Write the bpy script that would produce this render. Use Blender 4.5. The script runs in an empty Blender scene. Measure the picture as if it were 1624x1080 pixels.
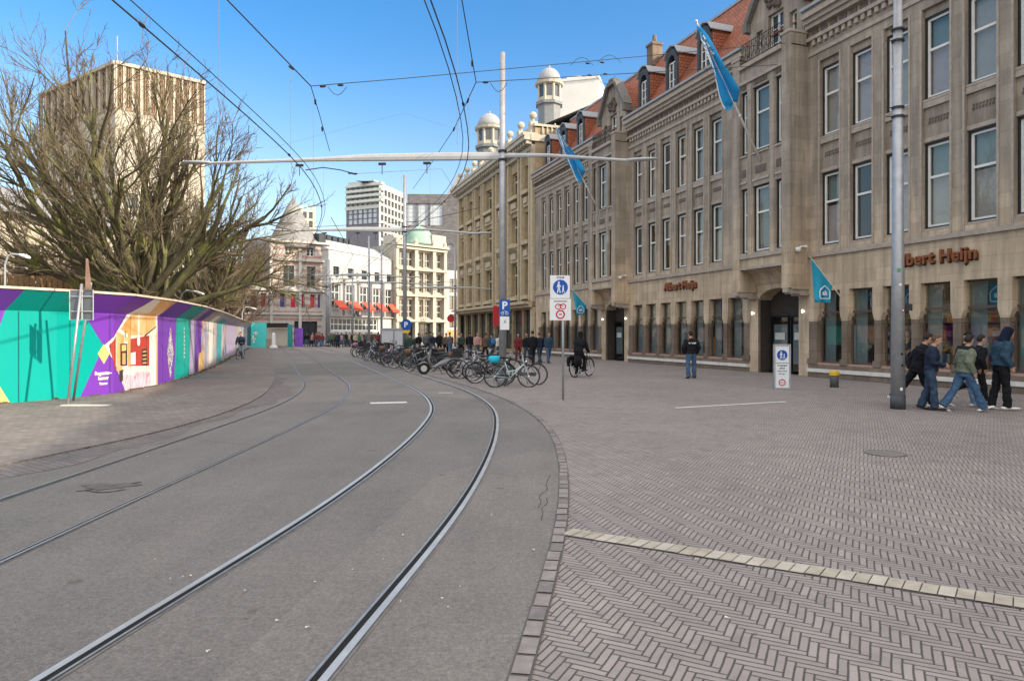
import bpy, math, random
import numpy as np
from mathutils import Vector, Matrix
R = math.radians
SC = bpy.context.scene
COL = SC.collection
# ------------------------------------------------------------------ camera, sky, sun, exposure
FPX, CX, CY, HC = 1083.0, 812.0, 528.0, 1.7           # focal length in photo pixels, horizon, eye height
cam_d = bpy.data.cameras.new("camera"); cam = bpy.data.objects.new("camera", cam_d); COL.objects.link(cam)
cam.location = (0, 0, HC); cam.rotation_euler = (R(90), 0, 0)
cam_d.sensor_width = 36; cam_d.lens = 36*FPX/1624; cam_d.shift_y = -12/1624
cam_d.clip_start = 0.05; cam_d.clip_end = 3000
SC.camera = cam
SUN_H = Vector((0.90, -0.44)).normalized(); SUN_EL = 27.0
SUN_AZ = math.degrees(math.atan2(SUN_H.x, SUN_H.y))    # clockwise from +Y
W = bpy.data.worlds.new("World"); SC.world = W; W.use_nodes = True
nt = W.node_tree; nt.nodes.clear()
sky = nt.nodes.new('ShaderNodeTexSky'); sky.sky_type = 'NISHITA'; sky.sun_disc = False
sky.sun_elevation = R(SUN_EL); sky.sun_rotation = R(SUN_AZ); sky.air_density = 1.0; sky.dust_density = 2.2; sky.ozone_density = 1.6
bg = nt.nodes.new('ShaderNodeBackground'); bg.inputs['Strength'].default_value = 0.15
wo = nt.nodes.new('ShaderNodeOutputWorld')
# blue sky ahead, bright cloud added out of view overhead and behind as fill light
def N(t): return nt.nodes.new(t)
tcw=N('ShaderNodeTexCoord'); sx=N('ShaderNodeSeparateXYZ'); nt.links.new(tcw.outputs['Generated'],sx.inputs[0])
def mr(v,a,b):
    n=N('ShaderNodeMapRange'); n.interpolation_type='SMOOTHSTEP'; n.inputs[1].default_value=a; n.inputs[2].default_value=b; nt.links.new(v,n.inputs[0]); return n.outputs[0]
def mth(op,a,b):
    n=N('ShaderNodeMath'); n.operation=op
    for i,v in enumerate((a,b)):
        if isinstance(v,(int,float)): n.inputs[i].default_value=v
        else: nt.links.new(v,n.inputs[i])
    return n.outputs[0]
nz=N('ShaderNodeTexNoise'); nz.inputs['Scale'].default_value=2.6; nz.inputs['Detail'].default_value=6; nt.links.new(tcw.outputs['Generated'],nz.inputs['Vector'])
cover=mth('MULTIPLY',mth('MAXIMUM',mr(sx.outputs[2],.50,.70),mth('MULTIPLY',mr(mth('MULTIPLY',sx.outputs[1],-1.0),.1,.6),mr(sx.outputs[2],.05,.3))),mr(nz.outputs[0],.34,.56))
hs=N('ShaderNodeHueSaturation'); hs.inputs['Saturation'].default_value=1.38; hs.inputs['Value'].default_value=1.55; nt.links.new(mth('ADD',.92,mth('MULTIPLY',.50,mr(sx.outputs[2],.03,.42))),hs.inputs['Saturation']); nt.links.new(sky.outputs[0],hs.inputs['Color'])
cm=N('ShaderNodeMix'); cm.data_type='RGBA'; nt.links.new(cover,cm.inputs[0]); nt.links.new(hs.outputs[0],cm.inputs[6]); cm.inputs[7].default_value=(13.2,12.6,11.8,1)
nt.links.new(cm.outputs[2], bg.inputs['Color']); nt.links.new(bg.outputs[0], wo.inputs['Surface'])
sd = bpy.data.lights.new("sun", 'SUN'); sd.energy = 4.8; sd.angle = R(0.5); sd.color = (1.0, 0.88, 0.70)
sun = bpy.data.objects.new("sun", sd); COL.objects.link(sun)
sdir = Vector((SUN_H.x*math.cos(R(SUN_EL)), SUN_H.y*math.cos(R(SUN_EL)), math.sin(R(SUN_EL))))
sun.rotation_euler = sdir.to_track_quat('Z', 'Y').to_euler()
vs = SC.view_settings; vs.view_transform = 'Standard'; vs.look = 'None'; vs.gamma = 1; vs.exposure = 0.27
SC.cycles.max_bounces = 6; SC.cycles.transparent_max_bounces = 8
# ------------------------------------------------------------------ helpers
rng = random.Random(7)
def G(px, py):                                         # a photo pixel on the ground -> ground point
    Z = HC*FPX/(py-CY); return Vector(((px-CX)/FPX*Z, Z, 0))
def PX(px, py, Z):                                     # a photo pixel at a known depth
    return Vector(((px-CX)/FPX*Z, Z, HC+(CY-py)/FPX*Z))
def tag(o, label=None, cat=None, group=None, kind=None):
    if label: o['label'] = label
    if cat: o['category'] = cat
    if group: o['group'] = group
    if kind: o['kind'] = kind
    return o
def empty(name, loc=(0,0,0), rz=0, label=None, cat=None, group=None):
    o = bpy.data.objects.new(name, None); COL.objects.link(o)
    o.location = loc; o.rotation_euler = (0,0,rz); o.empty_display_size = .2
    return tag(o, label, cat, group)
class MB:
    def __init__(s): s.v=[]; s.f=[]; s.m=[]; s.M=None; s.sm=False
    def add(s, pts):
        b=len(s.v)
        if s.M is None: s.v += [tuple(p) for p in pts]
        else: s.v += [tuple(s.M @ Vector(p)) for p in pts]
        return b
    def poly(s, pts, mi=0):
        b=s.add(pts); s.f.append(tuple(range(b,b+len(pts)))); s.m.append(mi)
    def box(s, x0,x1,y0,y1,z0,z1, mi=0):
        b=s.add([(x0,y0,z0),(x1,y0,z0),(x1,y1,z0),(x0,y1,z0),(x0,y0,z1),(x1,y0,z1),(x1,y1,z1),(x0,y1,z1)])
        for q in ((0,3,2,1),(4,5,6,7),(0,1,5,4),(1,2,6,5),(2,3,7,6),(3,0,4,7)):
            s.f.append(tuple(b+i for i in q)); s.m.append(mi)
    def prism(s, pts, ext, mi=0):                      # polygon (3d points) pushed along ext
        n=len(pts); e=Vector(ext); P=[Vector(p) for p in pts]
        b=s.add(P+[p+e for p in P])
        s.f.append(tuple(b+i for i in range(n))[::-1]); s.m.append(mi)
        s.f.append(tuple(b+n+i for i in range(n))); s.m.append(mi)
        for i in range(n):
            j=(i+1)%n; s.f.append((b+i,b+j,b+n+j,b+n+i)); s.m.append(mi)
    def tube(s, pts, r, n=6, mi=0, caps=True, ell=None):
        P=[Vector(p) for p in pts]; k=len(P)
        rs=r if isinstance(r,(list,tuple)) else [r]*k
        up=None; rings=[]
        for i in range(k):
            d=(P[min(i+1,k-1)]-P[max(i-1,0)])
            d = d.normalized() if d.length>1e-9 else Vector((0,0,1))
            if up is None: up = Vector((1,0,0)) if abs(d.z)>.9 else Vector((0,0,1))
            a=d.cross(up)
            if a.length<1e-6: a=d.cross(Vector((0,1,0)))
            a.normalize(); c=a.cross(d).normalized(); up=c
            rings.append(s.add([P[i]+a*math.cos(2*math.pi*q/n)*rs[i]+c*math.sin(2*math.pi*q/n)*rs[i] for q in range(n)]))
        for i in range(k-1):
            for q in range(n):
                q2=(q+1)%n; s.f.append((rings[i]+q,rings[i]+q2,rings[i+1]+q2,rings[i+1]+q)); s.m.append(mi)
        if caps and n>2:
            s.f.append(tuple(rings[0]+q for q in range(n))[::-1]); s.m.append(mi)
            s.f.append(tuple(rings[-1]+q for q in range(n))); s.m.append(mi)
    def loft(s, rings, n=12, mi=0):                    # rings: (centre, rx, ry, ax, ay)
        rr=[]
        for c,rx,ry,ax,ay in rings:
            c=Vector(c); ax=Vector(ax); ay=Vector(ay)
            rr.append(s.add([c+ax*rx*math.cos(2*math.pi*q/n)+ay*ry*math.sin(2*math.pi*q/n) for q in range(n)]))
        for i in range(len(rr)-1):
            for q in range(n):
                q2=(q+1)%n; s.f.append((rr[i]+q,rr[i]+q2,rr[i+1]+q2,rr[i+1]+q)); s.m.append(mi)
        s.f.append(tuple(rr[0]+q for q in range(n))[::-1]); s.m.append(mi)
        s.f.append(tuple(rr[-1]+q for q in range(n))); s.m.append(mi)
    def lathe(s, prof, c=(0,0,0), n=16, mi=0):
        X=Vector((1,0,0)); Y=Vector((0,1,0)); c=Vector(c)
        s.loft([(c+Vector((0,0,z)),r,r,X,Y) for r,z in prof], n, mi)
    def ring(s, c, r, rt, ax, ay, n=24, m=6, mi=0):    # torus in plane ax, ay
        c=Vector(c); ax=Vector(ax); ay=Vector(ay); az=ax.cross(ay); b=len(s.v); pts=[]
        for i in range(n):
            a=2*math.pi*i/n; o=ax*math.cos(a)+ay*math.sin(a)
            for j in range(m):
                t=2*math.pi*j/m; pts.append(c+o*(r+rt*math.cos(t))+az*rt*math.sin(t))
        b=s.add(pts)
        for i in range(n):
            for j in range(m):
                i2=(i+1)%n; j2=(j+1)%m
                s.f.append((b+i*m+j,b+i2*m+j,b+i2*m+j2,b+i*m+j2)); s.m.append(mi)
    def wall(s, u0,u1,v0,v1,w,holes,depth,mi=0,mr=None,sg=1):
        mr = mi if mr is None else mr
        us=sorted({round(x,4) for h in holes for x in h[:2] if u0<x<u1}|{u0,u1}); vv=sorted({round(x,4) for h in holes for x in h[2:4] if v0<x<v1}|{v0,v1})
        for a,b in zip(us,us[1:]):
            run=None
            for c,d in list(zip(vv,vv[1:]))+[(None,None)]:
                inh = c is None or any(h[0]-1e-3<(a+b)/2<h[1]+1e-3 and h[2]-1e-3<(c+d)/2<h[3]+1e-3 for h in holes)
                if not inh: run = [c,d] if run is None else [run[0],d]
                elif run: s.poly([(a,sg*w,run[0]),(b,sg*w,run[0]),(b,sg*w,run[1]),(a,sg*w,run[1])],mi); run=None
        for h in holes:
            a,b,c,d=h[:4]; y0=sg*w; y1=sg*(w-depth)
            for p,q in (((a,c),(b,c)),((b,c),(b,d)),((b,d),(a,d)),((a,d),(a,c))):
                s.poly([(p[0],y0,p[1]),(q[0],y0,q[1]),(q[0],y1,q[1]),(p[0],y1,p[1])],mr)
    def mesh(s, name, mats, smooth=None):
        me=bpy.data.meshes.new(name); me.from_pydata(s.v,[],s.f)
        for m in (mats if isinstance(mats,(list,tuple)) else [mats]): me.materials.append(m)
        if any(s.m): me.polygons.foreach_set('material_index', s.m)
        sm = s.sm if smooth is None else smooth
        if sm: me.polygons.foreach_set('use_smooth',[True]*len(s.f))
        me.update(); return me
    def build(s, name, mats, parent=None, loc=None, smooth=None):
        o=bpy.data.objects.new(name, s.mesh(name,mats,smooth)); COL.objects.link(o)
        if parent: o.parent=parent
        if loc is not None: o.location=loc
        return o
def copy_tree(o, parent=None):
    c=o.copy(); COL.objects.link(c)
    if parent: c.parent=parent
    for ch in list(o.children): copy_tree(ch, c)
    return c
def inst(me, name, parent=None, loc=(0,0,0), rz=0):
    o=bpy.data.objects.new(name, me); COL.objects.link(o); o.location=loc; o.rotation_euler=(0,0,rz)
    if parent: o.parent=parent
    return o
def text(name, s, size, mat, parent=None, M=None, ext=.01, off=0.0, align='CENTER', sp=1.0):
    cu=bpy.data.curves.new(name,'FONT'); cu.body=s; cu.size=size; cu.extrude=ext; cu.offset=off; cu.align_x=align; cu.space_character=sp; cu.resolution_u=3
    cu.materials.append(mat); o=bpy.data.objects.new(name,cu); COL.objects.link(o)
    if parent: o.parent=parent
    if M is not None: o.matrix_local=M
    return o
# ------------------------------------------------------------------ materials
def nodes(name):
    m=bpy.data.materials.new(name); m.use_nodes=True; t=m.node_tree; t.nodes.clear()
    o=t.nodes.new('ShaderNodeOutputMaterial'); p=t.nodes.new('ShaderNodeBsdfPrincipled'); t.links.new(p.outputs[0],o.inputs[0])
    return m,t,p
class X:                                               # tiny node-expression helper
    def __init__(s,t): s.t=t
    def _in(s,n,i,v):
        if v is None: return
        if isinstance(v,(int,float)): n.inputs[i].default_value=v
        else: s.t.links.new(v,n.inputs[i])
    def m(s,op,a,b=None,c=None,clamp=False):
        n=s.t.nodes.new('ShaderNodeMath'); n.operation=op; n.use_clamp=clamp
        s._in(n,0,a); s._in(n,1,b); s._in(n,2,c); return n.outputs[0]
    def comb(s,x,y,z=0.0):
        n=s.t.nodes.new('ShaderNodeCombineXYZ'); s._in(n,0,x); s._in(n,1,y); s._in(n,2,z); return n.outputs[0]
    def sep(s,v):
        n=s.t.nodes.new('ShaderNodeSeparateXYZ'); s.t.links.new(v,n.inputs[0]); return n.outputs
    def obj(s): return s.t.nodes.new('ShaderNodeTexCoord').outputs['Object']
    def noise(s,vec,scale,detail=3,rough=.55):
        n=s.t.nodes.new('ShaderNodeTexNoise'); s.t.links.new(vec,n.inputs['Vector']); n.inputs['Scale'].default_value=scale
        n.inputs['Detail'].default_value=detail; n.inputs['Roughness'].default_value=rough; return n.outputs[0]
    def mapv(s,vec,scale=(1,1,1),rot=(0,0,0)):
        n=s.t.nodes.new('ShaderNodeMapping'); s.t.links.new(vec,n.inputs[0]); n.inputs['Scale'].default_value=scale; n.inputs['Rotation'].default_value=rot; return n.outputs[0]
    def ramp(s,fac,stops):
        n=s.t.nodes.new('ShaderNodeValToRGB'); s._in(n,0,fac); e=n.color_ramp.elements
        while len(e)<len(stops): e.new(.5)
        for i,(p,c) in enumerate(stops): e[i].position=p; e[i].color=(*c,1)
        return n.outputs[0]
    def mix(s,fac,a,b,mode='MIX'):
        n=s.t.nodes.new('ShaderNodeMix'); n.data_type='RGBA'; n.blend_type=mode
        s._in(n,0,fac)
        for i,v in ((6,a),(7,b)):
            if isinstance(v,tuple): n.inputs[i].default_value=(*v,1)
            else: s.t.links.new(v,n.inputs[i])
        return n.outputs[2]
    def bump(s,h,p,strength=.3,dist=.01):
        n=s.t.nodes.new('ShaderNodeBump'); n.inputs['Strength'].default_value=strength; n.inputs['Distance'].default_value=dist
        s.t.links.new(h,n.inputs['Height']); s.t.links.new(n.outputs[0],p.inputs['Normal'])
    def white(s,vec):
        n=s.t.nodes.new('ShaderNodeTexWhiteNoise'); s.t.links.new(vec,n.inputs['Vector']); return n.outputs
def sc(c,k): return tuple(min(1,x*k) for x in c)
def mat(name, col, rough=.7, var=.12, scale=4, metal=0, bump=0, bscale=60, spec=.3, stretch=(1,1,1)):
    m,t,p=nodes(name); x=X(t); v=x.mapv(x.obj(),stretch)
    f=x.noise(v,scale,4); c=x.ramp(f,[(.3,sc(col,1-var)),(.7,sc(col,1+var))])
    t.links.new(c,p.inputs['Base Color']); p.inputs['Roughness'].default_value=rough; p.inputs['Metallic'].default_value=metal
    p.inputs['Specular IOR Level'].default_value=spec
    if bump: x.bump(x.noise(v,bscale,3),p,bump,.01)
    return m
def lit(name,col,st):
    m,t,p=nodes(name); p.inputs['Base Color'].default_value=(*col,1); p.inputs['Emission Color'].default_value=(*col,1); p.inputs['Emission Strength'].default_value=st; return m
def glassy(name, col, gl=.25, tint=None):              # window glass: dark body with a mirror share
    m,t,p=nodes(name); x=X(t); v=x.obj()
    p.inputs['Base Color'].default_value=(*col,1); p.inputs['Roughness'].default_value=.04; p.inputs['Specular IOR Level'].default_value=.5+gl
    p.inputs['IOR'].default_value=1.5+gl*2
    x.bump(x.noise(v,1.3,1),p,.03,.05); return m
def clear(name, gl=.12, tint=(.8,.85,.85)):            # see-through shop glass
    m,t,p=nodes(name); o=t.nodes['Material Output']; t.nodes.remove(p)
    tr=t.nodes.new('ShaderNodeBsdfTransparent'); tr.inputs[0].default_value=(*tint,1)
    g=t.nodes.new('ShaderNodeBsdfGlossy'); g.inputs['Color'].default_value=(1,.88,.74,1); g.inputs['Roughness'].default_value=.02
    fr=t.nodes.new('ShaderNodeLayerWeight'); fr.inputs[0].default_value=.5; x=X(t)
    f=x.m('ADD',x.m('MULTIPLY',x.m('POWER',fr.outputs['Facing'],4.0),.8),.04+gl,clamp=True)
    mx=t.nodes.new('ShaderNodeMixShader'); t.links.new(f,mx.inputs[0]); t.links.new(tr.outputs[0],mx.inputs[1]); t.links.new(g.outputs[0],mx.inputs[2]); t.links.new(mx.outputs[0],o.inputs[0])
    return m
def masonry(name, col, bw, bh, mortar=.6, var=.18, ax='xz', rough=.85, streak=.15, low=None, bump=.25, msize=.012):
    m,t,p=nodes(name); x=X(t); o=x.obj(); s=x.sep(o)
    uv=x.comb(x.m('ADD',s[0],s[1]),s[2]) if ax=='xz' else x.comb(s[0],s[1])
    b=t.nodes.new('ShaderNodeTexBrick'); t.links.new(uv,b.inputs['Vector']); b.inputs['Scale'].default_value=1
    b.inputs['Brick Width'].default_value=bw; b.inputs['Row Height'].default_value=bh; b.inputs['Mortar Size'].default_value=msize; b.inputs['Mortar Smooth'].default_value=.3
    b.inputs['Color1'].default_value=(*sc(col,1-var),1); b.inputs['Color2'].default_value=(*sc(col,1+var),1); b.inputs['Mortar'].default_value=(*sc(col,mortar),1)
    c=b.outputs['Color']
    if low:
        f=x.m('MULTIPLY',x.m('SUBTRACT',s[2],low[1]),1/low[2],clamp=True)
        c=x.mix(f,x.mix(1.0,c,tuple(a/b_ for a,b_ in zip(low[0],col)),'MULTIPLY'),c)
    n1=x.ramp(x.noise(o,.9,5,.65),[(.3,(1-.18,)*3),(.7,(1.14,)*3)])
    n2=x.ramp(x.noise(x.mapv(o,(2.5,2.5,.18)),1.6,4,.6),[(.35,(1-streak,)*3),(.65,(1.05,)*3)])
    n3=x.ramp(x.noise(o,38,3,.6),[(.3,(.88,)*3),(.7,(1.1,)*3)])
    for n in (n1,n2,n3): c=x.mix(1.0,c,n,'MULTIPLY')
    t.links.new(c,p.inputs['Base Color']); p.inputs['Roughness'].default_value=rough; p.inputs['Specular IOR Level'].default_value=.2
    h=x.m('ADD',x.m('MULTIPLY',b.outputs['Fac'],-1.0),x.m('MULTIPLY',x.noise(o,25,4),.6)); x.bump(h,p,bump,.02)
    return m
M_={}
def mm(key,*a,**k):
    if key not in M_: M_[key]=mat(key,*a,**k)
    return M_[key]
steel=mm('galvanised steel',(.36,.365,.38),.45,.12,6,.55,.05)
steel_pale=mm('pale painted steel',(.40,.41,.42),.4,.08,3,.2)
dark_metal=mm('dark metal',(.035,.037,.04),.5,.2,6,.3)
black_rub=mm('black rubber',(.018,.018,.019),.7,.2,20)
black_plastic=mm('black plastic',(.02,.02,.022),.45,.2,20)
chrome=mm('chrome',(.55,.56,.57),.25,.05,5,.9)
white_p=mm('white paint',(.74,.74,.72),.5,.05,3)
# ------------------------------------------------------------------ ground, road, rails, paving
def herring(name):
    m,t,p=nodes(name); x=X(t); s=x.sep(x.obj()); a=R(-27); n=4.0; Wd=.049
    u=x.m('DIVIDE',x.m('ADD',x.m('MULTIPLY',s[0],math.cos(a)),x.m('MULTIPLY',s[1],math.sin(a))),Wd)
    w=x.m('DIVIDE',x.m('ADD',x.m('MULTIPLY',s[0],math.sin(a)),x.m('MULTIPLY',s[1],-math.cos(a))),Wd)
    wob=x.noise(x.obj(),1.4,2); wob2=x.m('MULTIPLY',x.m('SUBTRACT',wob,.5),1.0)
    u=x.m('ADD',u,wob2); w=x.m('ADD',w,wob2)
    i=x.m('FLOOR',u); j=x.m('FLOOR',w); fu=x.m('SUBTRACT',u,i); fw=x.m('SUBTRACT',w,j)
    d=x.m('FLOORED_MODULO',x.m('SUBTRACT',i,j),2*n)
    hz=x.m('LESS_THAN',d,n-.5)
    ilen=x.m('ADD',d,fu); jlen=x.m('ADD',x.m('SUBTRACT',2*n-1,d),fw)
    ln=x.m('ADD',x.m('MULTIPLY',hz,ilen),x.m('MULTIPLY',x.m('SUBTRACT',1.0,hz),jlen))
    ac=x.m('ADD',x.m('MULTIPLY',hz,fw),x.m('MULTIPLY',x.m('SUBTRACT',1.0,hz),fu))
    idx=x.m('SUBTRACT',i,x.m('MULTIPLY',hz,d)); idy=x.m('SUBTRACT',j,x.m('MULTIPLY',x.m('SUBTRACT',1.0,hz),x.m('SUBTRACT',2*n-1,d)))
    e=x.m('MINIMUM',x.m('MINIMUM',ln,x.m('SUBTRACT',n,ln)),x.m('MINIMUM',ac,x.m('SUBTRACT',1.0,ac)))
    jit=x.m('MULTIPLY',x.noise(x.obj(),60,2),.10)
    fac=x.m('DIVIDE',x.m('SUBTRACT',e,x.m('ADD',jit,.0)),.10,clamp=True)
    rnd=x.white(x.comb(idx,idy,hz))[0]
    c=x.ramp(rnd,[(0,(.262,.230,.214)),(.3,(.285,.250,.235)),(.75,(.302,.265,.249)),(.95,(.33,.292,.273)),(1,(.262,.23,.228))])
    big=x.ramp(x.noise(x.obj(),.35,5,.6),[(.3,(.86,.86,.88)),(.7,(1.1,1.09,1.07))])
    mid=x.ramp(x.noise(x.obj(),2.6,5,.7),[(.32,(.8,.81,.83)),(.5,(1,1,1)),(.7,(1.07,1.05,1.03))])
    fine=x.ramp(x.noise(x.obj(),220,2),[(.3,(.88,)*3),(.7,(1.1,)*3)])
    c=x.mix(1.0,c,big,'MULTIPLY'); c=x.mix(1.0,c,mid,'MULTIPLY'); c=x.mix(1.0,c,fine,'MULTIPLY')
    spot=x.ramp(x.noise(x.obj(),3.4,6,.8),[(.25,(.62,.62,.63)),(.36,(1,1,1)),(.74,(1,1,1)),(.82,(1.18,1.17,1.15))]); c=x.mix(1.0,c,spot,'MULTIPLY')
    gm=x.m('GREATER_THAN',x.noise(x.obj(),5.5,0),.82); c=x.mix(x.m('MULTIPLY',gm,.5),c,(.09,.085,.082))
    c=x.mix(fac,(.075,.066,.06),c)
    t.links.new(c,p.inputs['Base Color']); p.inputs['Roughness'].default_value=.75; p.inputs['Specular IOR Level'].default_value=.25
    x.bump(x.m('ADD',fac,x.m('MULTIPLY',x.m('ADD',x.m('MULTIPLY',rnd,.4),x.noise(x.obj(),90,2)),.5)),p,.6,.008)
    return m
def asphalt_mat(name, base=(.170,.157,.146)):
    m,t,p=nodes(name); x=X(t); o=x.obj()
    g=x.mix(1.0,x.ramp(x.noise(o,150,2,.7),[(.28,sc(base,.58)),(.5,base),(.72,sc(base,1.5))]),x.ramp(x.noise(o,34,4,.8),[(.3,(.62,)*3),(.7,(1.34,)*3)]),'MULTIPLY'); g=x.mix(1.0,g,x.ramp(x.noise(o,11,5,.8),[(.3,(.84,)*3),(.7,(1.14,)*3)]),'MULTIPLY')
    b=x.ramp(x.noise(o,.5,6,.65),[(.3,(.86,.86,.87)),(.7,(1.12,1.11,1.09))])
    st=x.ramp(x.noise(x.mapv(o,(.9,.22,1)),1.7,5,.7),[(.3,(.88,)*3),(.5,(1,)*3),(.72,(1.1,1.09,1.07))])
    cr=t.nodes.new('ShaderNodeTexVoronoi'); cr.feature='DISTANCE_TO_EDGE'; cr.inputs['Scale'].default_value=.33
    dv=x.mapv(o); nz=t.nodes.new('ShaderNodeTexNoise'); nz.inputs['Scale'].default_value=1.7; nz.inputs['Detail'].default_value=6; t.links.new(o,nz.inputs['Vector'])
    va=t.nodes.new('ShaderNodeVectorMath'); va.operation='MULTIPLY_ADD'; t.links.new(nz.outputs['Color'],va.inputs[0]); va.inputs[1].default_value=(1.4,1.4,0); t.links.new(o,va.inputs[2]); t.links.new(va.outputs[0],cr.inputs['Vector'])
    mask=x.m('GREATER_THAN',x.noise(o,.23,2),.57)
    ck=x.m('MULTIPLY',x.m('LESS_THAN',cr.outputs['Distance'],.0035),mask)
    sp=x.m('GREATER_THAN',x.noise(x.mapv(o,(1,1,1)),7.5,1),.80)
    vp=t.nodes.new('ShaderNodeTexVoronoi'); vp.distance='CHEBYCHEV'; vp.inputs['Scale'].default_value=.16; vp.inputs['Randomness'].default_value=.8; t.links.new(x.mapv(o,(1,.45,1),(0,0,.25)),vp.inputs['Vector'])
    pt=x.ramp(x.sep(vp.outputs['Color'])[0],[(.0,(.84,.84,.85)),(.4,(1,1,1)),(1,(1.13,1.12,1.10))])
    oil=x.ramp(x.noise(x.mapv(o,(1.2,.8,1)),2.3,6,.75),[(.27,(.72,.72,.73)),(.36,(1,1,1))])
    gum=x.m('GREATER_THAN',x.noise(o,4.2,0),.83)
    c=x.mix(1.0,g,b,'MULTIPLY'); c=x.mix(1.0,c,st,'MULTIPLY'); c=x.mix(1.0,c,pt,'MULTIPLY'); c=x.mix(1.0,c,oil,'MULTIPLY'); c=x.mix(x.m('MULTIPLY',gum,.4),c,(.06,.057,.025)); c=x.mix(x.m('MULTIPLY',ck,.65),c,(.04,.038,.036)); c=x.mix(x.m('MULTIPLY',sp,.35),c,(.3,.29,.28))
    t.links.new(c,p.inputs['Base Color']); p.inputs['Roughness'].default_value=.8; p.inputs['Specular IOR Level'].default_value=.25
    x.bump(x.m('ADD',x.noise(o,150,2),x.m('MULTIPLY',ck,-1.5)),p,.35,.006); return m
def paver_mat(name, col, bw, bh, rot=0, mort=.55):
    m,t,p=nodes(name); x=X(t); o=x.obj(); v=x.mapv(o,(1,1,1),(0,0,rot))
    b=t.nodes.new('ShaderNodeTexBrick'); t.links.new(v,b.inputs['Vector']); b.inputs['Scale'].default_value=1; b.inputs['Brick Width'].default_value=bw; b.inputs['Row Height'].default_value=bh
    b.inputs['Mortar Size'].default_value=.006; b.inputs['Color1'].default_value=(*sc(col,.86),1); b.inputs['Color2'].default_value=(*sc(col,1.14),1); b.inputs['Mortar'].default_value=(*sc(col,mort),1)
    n=x.ramp(x.noise(o,.6,5,.65),[(.3,(.82,.83,.86)),(.7,(1.14,1.12,1.08))]); n2=x.ramp(x.noise(o,3.2,5,.7),[(.32,(.84,)*3),(.7,(1.1,)*3)])
    c=x.mix(1.0,b.outputs['Color'],n,'MULTIPLY'); c=x.mix(1.0,c,n2,'MULTIPLY')
    t.links.new(c,p.inputs['Base Color']); p.inputs['Roughness'].default_value=.8; p.inputs['Specular IOR Level'].default_value=.2
    x.bump(x.m('SUBTRACT',x.noise(o,40,3),b.outputs['Fac']),p,.3,.008); return m
herr=herring('herringbone clinker'); asph=asphalt_mat('asphalt'); pav=paver_mat('brick paving',(.20,.178,.163),.21,.105,R(14))
pav2=paver_mat('worn setts',(.17,.15,.145),.14,.10,R(35),.5)
fargr=paver_mat('far paving',(.24,.215,.2),.3,.3)
mb=MB(); mb.poly([(-700,-60,-.012),(700,-60,-.012),(700,1400,-.012),(-700,1400,-.012)])
tag(mb.build('ground',fargr),kind='structure')
def W2(l): return [G(*q) for q in l]
def curve(pts, zs):                                    # smooth X(Z) through traced points
    z=np.array([p.y for p in pts]); xx=np.array([p.x for p in pts]); t=np.log(z)
    co=np.polyfit(t,xx,5); return lambda q: float(np.polyval(co,math.log(q)))
def dense(pts, step=.35, it=3):                        # Catmull-Rom resample in the plane
    P=[Vector((p.x,p.y,0)) for p in pts]; out=[]
    for i in range(len(P)-1):
        p0=P[max(i-1,0)];p1=P[i];p2=P[i+1];p3=P[min(i+2,len(P)-1)]; n=max(2,int((p2-p1).length/step))
        for k in range(n):
            s=k/n; out.append(.5*((2*p1)+(p2-p0)*s+(2*p0-5*p1+4*p2-p3)*s*s+(3*p1-p0-3*p2+p3)*s**3))
    out.append(P[-1])
    for _ in range(it*6):
        out=[out[0]]+[(out[i-1]+2*out[i]+out[i+1])/4 for i in range(1,len(out)-1)]+[out[-1]]
    return out
RIGHT_EDGE=[Vector((-.9,-3,0)),Vector((-.3,1.5,0))]+W2([(800,1080),(845,960),(880,850),(888,780),(885,720),(868,680),(840,655),(800,633),(740,612),(690,598),(640,584),(600,574),(575,565)])+[Vector((-18,62,0)),Vector((-30,86,0))]
LEFT_EDGE=[Vector((-7.4,-3,0)),Vector((-7,4,0)),Vector((-6.55,8.6,0)),Vector((-6.1,10.7,0)),Vector((-6.0,13.2,0)),Vector((-6.35,16.6,0)),Vector((-7.7,21.9,0)),Vector((-11.2,32.3,0)),Vector((-16.5,47,0)),Vector((-22,62,0)),Vector((-31,84,0))]
RC=[(-1.85,1.5),(-1.63,3.35),(-1.46,4.5),(-1.25,5.9),(-1.07,7.9),(-.95,10.7),(-.98,13.5),(-1.15,15.7),(-1.98,19.8),(-3.95,26),(-6.85,34.8),(-10.9,46.5),(-16.5,62),(-25,84)]
LC=[(-4.4,1.5),(-4.45,4),(-4.52,6.8),(-4.56,9.7),(-4.68,14),(-4.95,17.2),(-5.8,21.4),(-7.15,25.6),(-9.9,33.5),(-14.3,46.5),(-19,59.5),(-28,84)]
redge=dense(RIGHT_EDGE); ledge=dense(LEFT_EDGE)
rc=dense([Vector((a,b,0)) for a,b in RC],.3); lc=dense([Vector((a,b,0)) for a,b in LC],.3)
def nrm(line,i):
    d=line[min(i+1,len(line)-1)]-line[max(i-1,0)]; d.normalize(); return Vector((d.y,-d.x,0))   # to the right
def offset(line,o): return [p+nrm(line,i)*o for i,p in enumerate(line)]
def ribbon(mb,A,B,z,mi=0):
    n=min(len(A),len(B))
    for i in range(n-1):
        mb.poly([(A[i].x,A[i].y,z),(B[i].x,B[i].y,z),(B[i+1].x,B[i+1].y,z),(A[i+1].x,A[i+1].y,z)],mi)
def resample(line,n):
    L=[0]
    for a,b in zip(line,line[1:]): L.append(L[-1]+(b-a).length)
    tot=L[-1]; out=[];k=0
    for i in range(n):
        t=tot*i/(n-1)
        while k<len(L)-2 and L[k+1]<t: k+=1
        s=(t-L[k])/max(1e-6,L[k+1]-L[k]); out.append(line[k].lerp(line[k+1],s))
    return out
NR=260
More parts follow.
